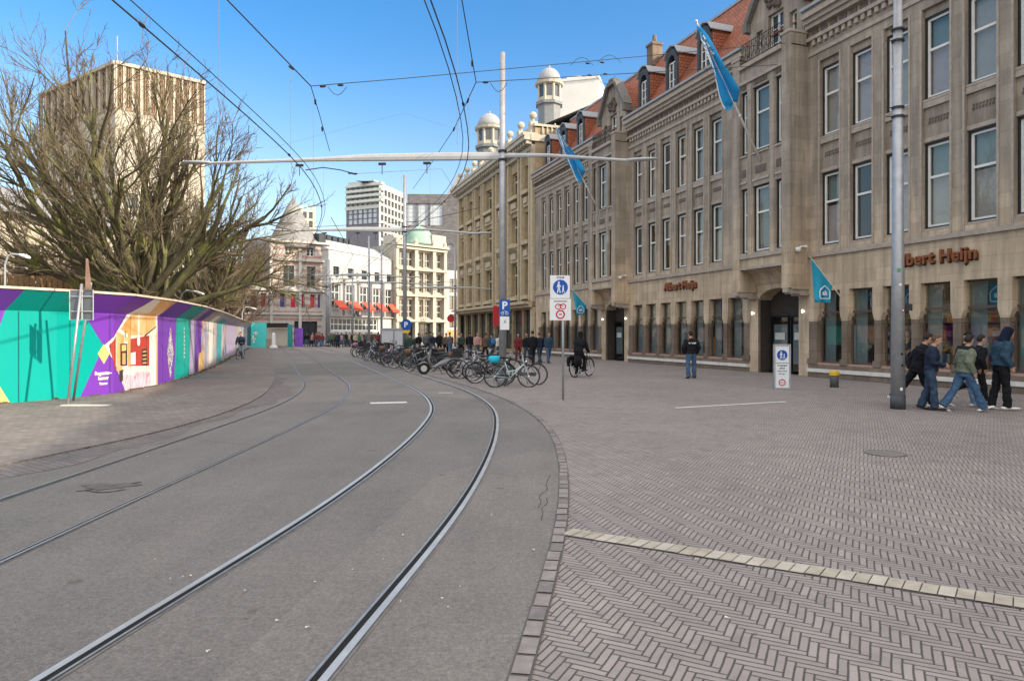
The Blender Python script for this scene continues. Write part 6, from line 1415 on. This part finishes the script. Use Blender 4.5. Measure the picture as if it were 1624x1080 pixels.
def person(label,p,heading,pose,top=C_BLK,legs=C_DJ,shoes=shoe_w,hair=hair_d,hairstyle='short',hood=None,s=1.0,vox=.011,jl=-.10,g=.03,wide=1.0,group=None,fine=True,bag=None,backprint=False,cat='person',scarf=None,flare=0):
    J=fk(pose); q=MB()
    # one continuous body: trunk, head, limbs, hands and feet fused into a single skin
    torso(q,J,-.015); TH=J['TH']; hx,hy,hz=TH@Xv,TH@Yv,TH@Zv; hc=J['head']
    q.tube([J['neck']-Vector((0,0,.04)),J['neck']+J['T']@Vector((0,.01,.09))],[.062,.055],10)
    q.loft([(hc-hz*.118+hy*.03,.030,.030,hx,hy),(hc-hz*.10+hy*.025,.050,.055,hx,hy),(hc-hz*.05+hy*.01,.066,.082,hx,hy),(hc+hz*.0,.073,.092,hx,hy),(hc+hz*.05,.074,.094,hx,hy),(hc+hz*.09,.058,.075,hx,hy),(hc+hz*.115,.02,.03,hx,hy)],14)
    q.loft([(hc+hy*.083+hz*.02,.008,.012,hx,hy),(hc+hy*.097-hz*.015,.012,.014,hx,hy),(hc+hy*.108-hz*.035,.016,.016,hx,hy),(hc+hy*.088-hz*.045,.014,.012,hx,hy)],8)
    for s_ in (-1,1): q.loft([(hc+hx*s_*.072-hz*.03-hy*.005,.008,.012,hx,hy),(hc+hx*s_*.080,.009,.02,hx,hy),(hc+hx*s_*.079+hz*.028,.008,.016,hx,hy)],8)
    for k in 'rl':
        q.tube([J[k+'hip']+Vector((0,0,.03)),J[k+'hip'].lerp(J[k+'knee'],.5),J[k+'knee'],J[k+'knee'].lerp(J[k+'ank'],.35),J[k+'ank']],[.085,.072,.052,.052,.036],10)
        q.tube([J[k+'heel']+Vector((0,0,.01)),J[k+'ank']+Vector((0,.03,-.03)),J[k+'toe']],[.03,.038,.03],8)
        q.tube([J[k+'sh'],J[k+'sh'].lerp(J[k+'el'],.5),J[k+'el'],J[k+'wr']],[.052,.046,.038,.026],10)
        d=J[k+'hd']; w=J[k+'wr']; s_=1 if k=='r' else -1; side=d.cross(Vector((s_,0,0))); side=side.normalized() if side.length>.1 else Yv; nn=d.cross(side).normalized()
        q.loft([(w,.026,.02,side,nn),(w+d*.03,.034,.016,side,nn),(w+d*.075,.040,.015,side,nn),(w+d*.09,.036,.013,side,nn)],10)
        for f_,(o,L_) in enumerate(((-.030,.065),(-.010,.075),(.010,.072),(.029,.056))):
            b0=w+d*.082+side*o; c_=nn*(.012 if s_>0 else -.012); q.tube([b0,b0+d*L_*.5+c_*.5,b0+d*L_*.85+c_*1.8],[.0095,.009,.007],6)
        q.tube([w+d*.03-side*.028,w+d*.055-side*.055,w+d*.085-side*.06],[.012,.011,.008],6)
    o=q.build('person',skin,None); o.location=p; o.rotation_euler=(0,0,heading); o.scale=(s,s,s); tag(o,label,cat,group); remesh(o,.009 if fine else .02,1)
    # clothing
    t=MB(); torso(t,J,.004,-.14,.12)
    for k in 'rl':
        fl=.014+flare; t.tube([J[k+'hip']+Vector((0,0,.04)),J[k+'hip'].lerp(J[k+'knee'],.5),J[k+'knee'],J[k+'knee'].lerp(J[k+'ank'],.5),J[k+'ank']+(J[k+'ank']-J[k+'knee']).normalized()*.02],[.105,.093,.078,.074+fl*.5,.068+fl],12)
    t=t.build('trousers',legs,o); remesh(t,vox if fine else .024,2)
    sh=MB()
    for k in 'rl':
        a,b,c=J[k+'heel'],J[k+'ank'],J[k+'toe']; up=(b-(a+c)/2).normalized()
        sh.loft([(a-(c-a).normalized()*.045+up*.01,.03,.03,Xv,up),(a-(c-a).normalized()*.02+up*.02,.047,.052,Xv,up),(a.lerp(c,.3)+up*.03,.052,.062,Xv,up),(a.lerp(c,.65)+up*.008,.057,.046,Xv,up),(c+up*.006,.053,.042,Xv,up),(c+(c-a).normalized()*.035,.04,.035,Xv,up),(c+(c-a).normalized()*.065,.015,.015,Xv,up)],12)
    sh=sh.build('shoes',shoes,o); remesh(sh,vox if fine else .02,1)
    jk=MB(); torso(jk,J,g,jl,.51,wide)
    for k in 'rl': jk.tube([J[k+'sh']-Vector((0,0,.0))+J['T']@Vector((-.03 if k=='r' else .03,0,.01)),J[k+'sh'].lerp(J[k+'el'],.45),J[k+'el'],J[k+'el'].lerp(J[k+'wr'],.5),J[k+'wr']+J[k+'hd']*.01],[.075+g*.5,.068+g*.5,.060+g*.5,.054+g*.4,.044+g*.3],12)
    if hood is None: jk.loft([(J['neck']+J['T']@Vector((0,0,-.05)),.10,.085,J['T']@Xv,J['T']@Yv),(J['neck']+J['T']@Vector((0,.01,.035)),.075,.07,J['T']@Xv,J['T']@Yv)],12)
    if hood=='down': jk.loft([(J['neck']+J['T']@Vector((0,-.07,-.08)),.10,.05,J['T']@Xv,J['T']@Yv),(J['neck']+J['T']@Vector((0,-.05,.02)),.12,.07,J['T']@Xv,J['T']@Yv),(J['neck']+J['T']@Vector((0,-.01,.06)),.08,.07,J['T']@Xv,J['T']@Yv)],12)
    jk=jk.build('jacket',top,o); remesh(jk,vox if fine else .024,3)
    h=MB()
    if hood=='up':
        h.loft([(J['neck']+J['T']@Vector((0,-.01,-.04)),.12,.11,hx,hy),(hc-hz*.09-hy*.03,.098,.105,hx,hy),(hc-hy*.035,.102,.108,hx,hy),(hc+hz*.06-hy*.03,.096,.108,hx,hy),(hc+hz*.10-hy*.03,.075,.09,hx,hy),(hc+hz*.125-hy*.03,.03,.04,hx,hy)],14); nm='hood'; hm=cloth('dark hood',(.008,.013,.03)) if top is C_BLUE else top
    elif hairstyle=='cap':
        h.loft([(hc+hz*.035,.080,.098,hx,hy),(hc+hz*.09,.072,.09,hx,hy),(hc+hz*.13,.035,.05,hx,hy)],12); h.loft([(hc+hz*.045+hy*.07,.06,.012,hx,hz),(hc+hz*.04+hy*.16,.045,.008,hx,hz)],10); nm='cap'; hm=C_BLK
    else:
        bk=-.018; h.loft([(hc-hz*(.05 if hairstyle=='short' else .15)-hy*.045,.060,.055,hx,hy),(hc+hz*.0+hy*(bk-.02),.080,.085,hx,hy),(hc+hz*.05+hy*bk,.083,.098,hx,hy),(hc+hz*.10+hy*(bk+.012),.068,.085,hx,hy),(hc+hz*.133+hy*bk,.025,.035,hx,hy)],14)
        if hairstyle=='long': h.loft([(hc-hz*.27-hy*.075,.06,.02,hx,hy),(hc-hz*.15-hy*.07,.085,.035,hx,hy),(hc-hy*.06,.078,.045,hx,hy)],12)
        nm='hair'; hm=hair
    h=h.build(nm,hm,o); remesh(h,.009 if fine else .02,1)
    if scarf:
        q=MB(); q.loft([(J['neck']+J['T']@Vector((0,0,-.07)),.125,.12,J['T']@Xv,J['T']@Yv),(J['neck']+J['T']@Vector((0,.01,.0)),.115,.11,J['T']@Xv,J['T']@Yv),(J['neck']+J['T']@Vector((0,.02,.05)),.085,.085,J['T']@Xv,J['T']@Yv)],12); q.loft([(J['chest']+J['T']@Vector((.02,.13,-.02)),.05,.03,J['T']@Xv,J['T']@Yv),(J['chest']+J['T']@Vector((.01,.14,.12)),.06,.03,J['T']@Xv,J['T']@Yv)],8); q=q.build('scarf',scarf,o); remesh(q,.012,2)
    if bag:
        q=MB(); T=J['T']; q.loft([(J['hip']+T@Vector((0,-.20,.10)),.12,.07,T@Xv,T@Yv),(J['hip']+T@Vector((0,-.215,.2)),.16,.10,T@Xv,T@Yv),(J['hip']+T@Vector((0,-.205,.4)),.15,.09,T@Xv,T@Yv),(J['hip']+T@Vector((0,-.19,.48)),.09,.05,T@Xv,T@Yv)],12); q=q.build('backpack',bag,o); remesh(q,.02,2)
    if backprint:
        q=MB(); T=J['T']; rg_=random.Random(5)
        for k in range(7):
            x_=-.13+k*.042; q.M=Matrix.Translation(J['hip']); a=.015+.01*rg_.random()
            q.M=Matrix.Translation(J['hip'])@T.to_4x4(); y=-.165+.02*abs(x_)/.13; q.box(x_-.016,x_+.016,y-.012,y+.02,.365-.012*(k%2)*1.5,.40+.012*((k+1)%2))
        q.M=Matrix.Translation(J['hip'])@T.to_4x4(); q.box(-.215,-.17,-.08,-.03,.34,.40); q.build('printed_letters',white_p,o)
    return o
WALK=lambda a=24,b=-20,kb=22,**k: dict(rleg=(a,4),lleg=(b,kb),**k)
PKT=dict(rarm=(-14,48,14),larm=(-14,48,14),rin=.15,lin=.15)
EAST=R(-90)
person('man in black leaning forward in mid-stride, just right of the lamp pole',G(1456,645),R(-96),dict(rleg=(20,3),lleg=(-34,10),lean=14,head=10,rarm=(10,45,10),larm=(-20,20,10)),C_BLK,C_BLK,shoe_w,hair_d,s=.985,turn=0) if False else person('man in black leaning forward in mid-stride, just right of the lamp pole',G(1456,645),R(-96),dict(rleg=(20,3),lleg=(-34,10),lean=14,head=10,rarm=(10,45,10),larm=(-20,20,10)),C_BLK,C_BLK,shoe_w,hair_d,s=.985)
person('woman in a short black jacket and blue jeans with hands clasped',G(1476,650),R(-120),dict(rleg=(8,6),lleg=(-8,10),lean=6,head=6,rarm=(5,75,8),larm=(5,70,8),rin=.5,lin=.5),C_NAVY,C_DJ,shoe_k,hair_b,s=.93,flare=.008)
person('woman in a sage green jacket, black scarf and wide blue jeans striding',G(1530,652),R(-92),dict(rleg=(26,4),lleg=(-24,12),lean=6,turn=25,rarm=(-22,58,16),larm=(-10,60,12),rin=.1,lin=.3),C_GRN,C_JEAN,shoe_w,hair_d,s=.965,scarf=C_BLK,flare=.012,g=.045)
person('person in a black cap and pale jeans half hidden behind the green jacket',G(1549,648)+Vector((0,.45,0)),R(-95),dict(rleg=(16,4),lleg=(-14,18),lean=5,rarm=(10,30,8),larm=(-10,20,8)),C_BLK,cloth('pale denim',(.16,.24,.36)),shoe_w,hair_d,'cap',s=.97)
person('person in black with white trainers, rear foot lifted, behind the hooded man',G(1558,641)+Vector((0,.2,0)),R(-92),dict(rleg=(14,6),lleg=(-20,48),lean=7,rarm=(-12,40,12),larm=(10,35,10)),C_BLK,C_BLK,shoe_w,hair_d,s=.93,g=.045)
person('tall man in a blue hooded jacket and black trousers looking down',G(1588,650),R(-100),dict(rleg=(7,5),lleg=(-7,8),lean=5,head=22,rarm=(-16,50,16),larm=(-14,48,16),rin=.05,lin=.05),C_BLUE,C_BLK,shoe_w,hair_d,hood='up',s=1.03,g=.05,wide=1.08)
person('man from behind in a black jacket with white lettering and blue jeans',G(1096,600),R(8),dict(rleg=(5,2),lleg=(-5,3),spread=.12,lean=1,head=8,rarm=(-6,38,24),larm=(-6,38,24),rin=.25,lin=.25),C_BLK,C_JEAN,shoe_k,hair_d,s=.985,g=.045,wide=1.1,backprint=True)
RIDE=dict(ride=1,hip=.98,lean=14,rleg=(52,62),lleg=(24,42),rarm=(38,22,10),larm=(38,22,10),rfoot=5,lfoot=5,head=-4)
def rider(p,rz,label,blabel,top,legs,bike_col,hair=hair_d,bagm=None,**k):
    b=bike(p,rz,0,bike_col,blabel,True,None,group='bicycles being ridden')
    f=Vector((math.cos(rz),math.sin(rz),0)); person(label,Vector((p.x,p.y,0))-f*.27,rz-math.pi/2,RIDE,top,legs,shoe_k,hair,g=.05,**k)
    if bagm:
        q=MB(); q.sm=True; q.loft([((0,-.16,.42),.24,.05,Xv,Yv),((0,-.16,.62),.28,.09,Xv,Yv),((0,-.16,.78),.24,.05,Xv,Yv)],14); q.loft([((0,.16,.42),.24,.05,Xv,Yv),((0,.16,.62),.28,.09,Xv,Yv),((0,.16,.78),.24,.05,Xv,Yv)],14); q.loft([((0,0,.76),.2,.2,Xv,Yv),((0,0,.84),.18,.16,Xv,Yv)],12)
        o=q.build('pannier_bag',bagm,None,Vector((p.x,p.y,0))-f*.55); o.rotation_euler=(0,0,rz); tag(o,'black pannier bags on the bicycle of the rider in black','bag')
rider(G(923,597),R(52),'cyclist all in black riding away towards the shop front','black bicycle ridden by the cyclist in black',C_BLK,C_BLK,'black',bagm=C_BLK,hood='up',s=.98)
rider(G(381,570),R(-84),'cyclist in a dark jacket and light trousers riding beside the hoarding','bicycle ridden beside the hoarding',C_NAVY,cloth('light denim',(.30,.36,.42)),'grey',s=.98,fine=False)
M_F=dict(fine=False)
mid=[(650,581,R(10),dict(rleg=(3,2),lleg=(-3,2)),C_DG,C_KH,'man in a dark green jacket and khaki trousers by the parked bicycles',{}),
 (845,577,R(20),WALK(16,-16,16),C_BLK,C_BLK,'tall man in black beside two others near the zone sign',{}),
 (856,576,R(25),WALK(18,-14,16),C_NAVY,C_DJ,'man in navy between two walkers near the zone sign',{}),
 (870,576,R(200),WALK(18,-16,16),C_BLUE,C_JEAN,'walker in a blue jacket left of the zone sign post',{}),
 (822,572,R(170),WALK(14,-14,16),C_RED,C_RED,'person in dark red right of the near tram pole',dict(hairstyle='long')),
 (836,573,R(150),WALK(14,-10,16),C_BLK,C_DJ,'person in black between the tram pole and the trio',{}),
 (780,572,R(30),WALK(14,-14,16),C_BLUE,C_DJ,'person with a bright blue backpack left of the near tram pole',dict(bag=cloth('bright blue bag',(.05,.14,.32)))),
 (770,571,R(-30),WALK(12,-14,16),C_BROWN,C_BLK,'person in a brown coat left of the blue backpack',dict(jl=-.12)),
 (792,571,R(190),WALK(12,-14,16),C_WHITE,C_DJ,'person in a white top behind the near tram pole',{}),
 (732,566,R(160),WALK(12,-14,16),C_DG,C_BLK,'person in dark green walking before the golden store corner',{}),
 (714,566,R(40),WALK(14,-14,16),C_GREY,C_JEAN,'person in grey and blue jeans walking right of the crowd',{}),
 (707,565,R(-20),WALK(12,-14,16),C_BROWN,C_BLK,'person in brown walking beside the one in grey',{}),
 (697,563,R(170),WALK(10,-10,10),C_BLK,C_BLK,'person in black with narrow legs right of the cabinet crowd',{}),
 (687,562,R(150),WALK(18,-16,16),C_NAVY,C_GREY,'person in navy walking left behind the moped',{}),
 (676,562,R(20),WALK(14,-14,16),C_GREY,C_DJ,'person in a grey jacket behind the dark moped',{}),
 (664,562,R(30),WALK(12,-14,16),C_BLK,C_GREY,'person in black right of the second tram pole',{}),
 (757,568,R(200),WALK(12,-14,16),C_PINK,C_GREY,'person in pink before the golden store shop',dict(hairstyle='long')),
 (745,566,R(10),WALK(12,-14,16),C_BLK,C_DJ,'person in black before the golden store shop',{})]
for px,py,hd_,po,a,b_,l,k in mid: person(l,G(px,py),hd_,po,a,b_,shoe_k,rng.choice([hair_d,hair_b]),g=.045,s=rng.uniform(.94,1.03),fine=False,**k)
# bake the fused bodies and garments
bpy.context.view_layer.update(); dg=bpy.context.evaluated_depsgraph_get()
for o in TOBAKE:
    ev=o.evaluated_get(dg); me=bpy.data.meshes.new_from_object(ev); old=o.data
    for m_ in old.materials:
        if len(me.materials)==0: me.materials.append(m_)
    o.modifiers.clear(); o.data=me; me.polygons.foreach_set('use_smooth',[True]*len(me.polygons))
for o in [o for o in bpy.data.objects if o.type=='FONT' and o.parent]+[o for o in bpy.data.objects if o.type=='FONT' and not o.parent]:
    me=bpy.data.meshes.new_from_object(o.evaluated_get(dg)); n=bpy.data.objects.new('tmp',me); COL.objects.link(n); n.parent=o.parent; n.matrix_local=o.matrix_local.copy()
    for k in ('label','category','group'):
        if k in o: n[k]=o[k]
    for c in list(o.children): c.parent=n
    nm=o.name; o.name='old'; n.name=nm; bpy.data.objects.remove(o,do_unlink=True)
# far crowd: copies of the walkers, each in other clothes
src=[o for o in bpy.data.objects if o.get('category')=='person' and o.name.startswith('person') and any(c.name.startswith('jacket') for c in o.children)][-14:]
tops=[('black',C_BLK),('black',C_BLK),('navy',C_NAVY),('grey',C_GREY),('beige',C_BEIGE),('dark red',C_RED),('white',C_WHITE),('green',cloth('bright green',(.03,.16,.07))),('pink',C_PINK),('brown',C_BROWN)]
rg=random.Random(17)
spots=[(x_+rg.uniform(-2,2),y_+rg.uniform(-.4,.8)) for x_,y_ in [(486,549),(493,550),(500,549.5),(505,550),(513,550),(520,550.5),(526,550),(531,549.5),(536,551),(543,550),(548,550.5),(553,550),(558,551),(564,551),(569,552),(573,551),(580,551),(590,552),(598,553),(640,557),(650,557),(683,558),(702,560),(727,561),(612,553)]]
for x_,y_ in spots:
    o=rg.choice(src); c=copy_tree(o); c.location=G(x_,y_); c.rotation_euler=(0,0,R(rg.uniform(0,360))); n,m_=rg.choice(tops); c.scale=(rg.uniform(.93,1.03),)*3
    tag(c,'distant pedestrian in %s in the far crowd'%n,'person','far pedestrians in %s'%n)
    for ch in c.children:
        nm=ch.name.split('.')[0]
        if nm=='jacket': ch.material_slots[0].link='OBJECT'; ch.material_slots[0].material=m_
        if nm=='trousers': ch.material_slots[0].link='OBJECT'; ch.material_slots[0].material=rg.choice([C_DJ,C_BLK,C_JEAN,C_GREY])
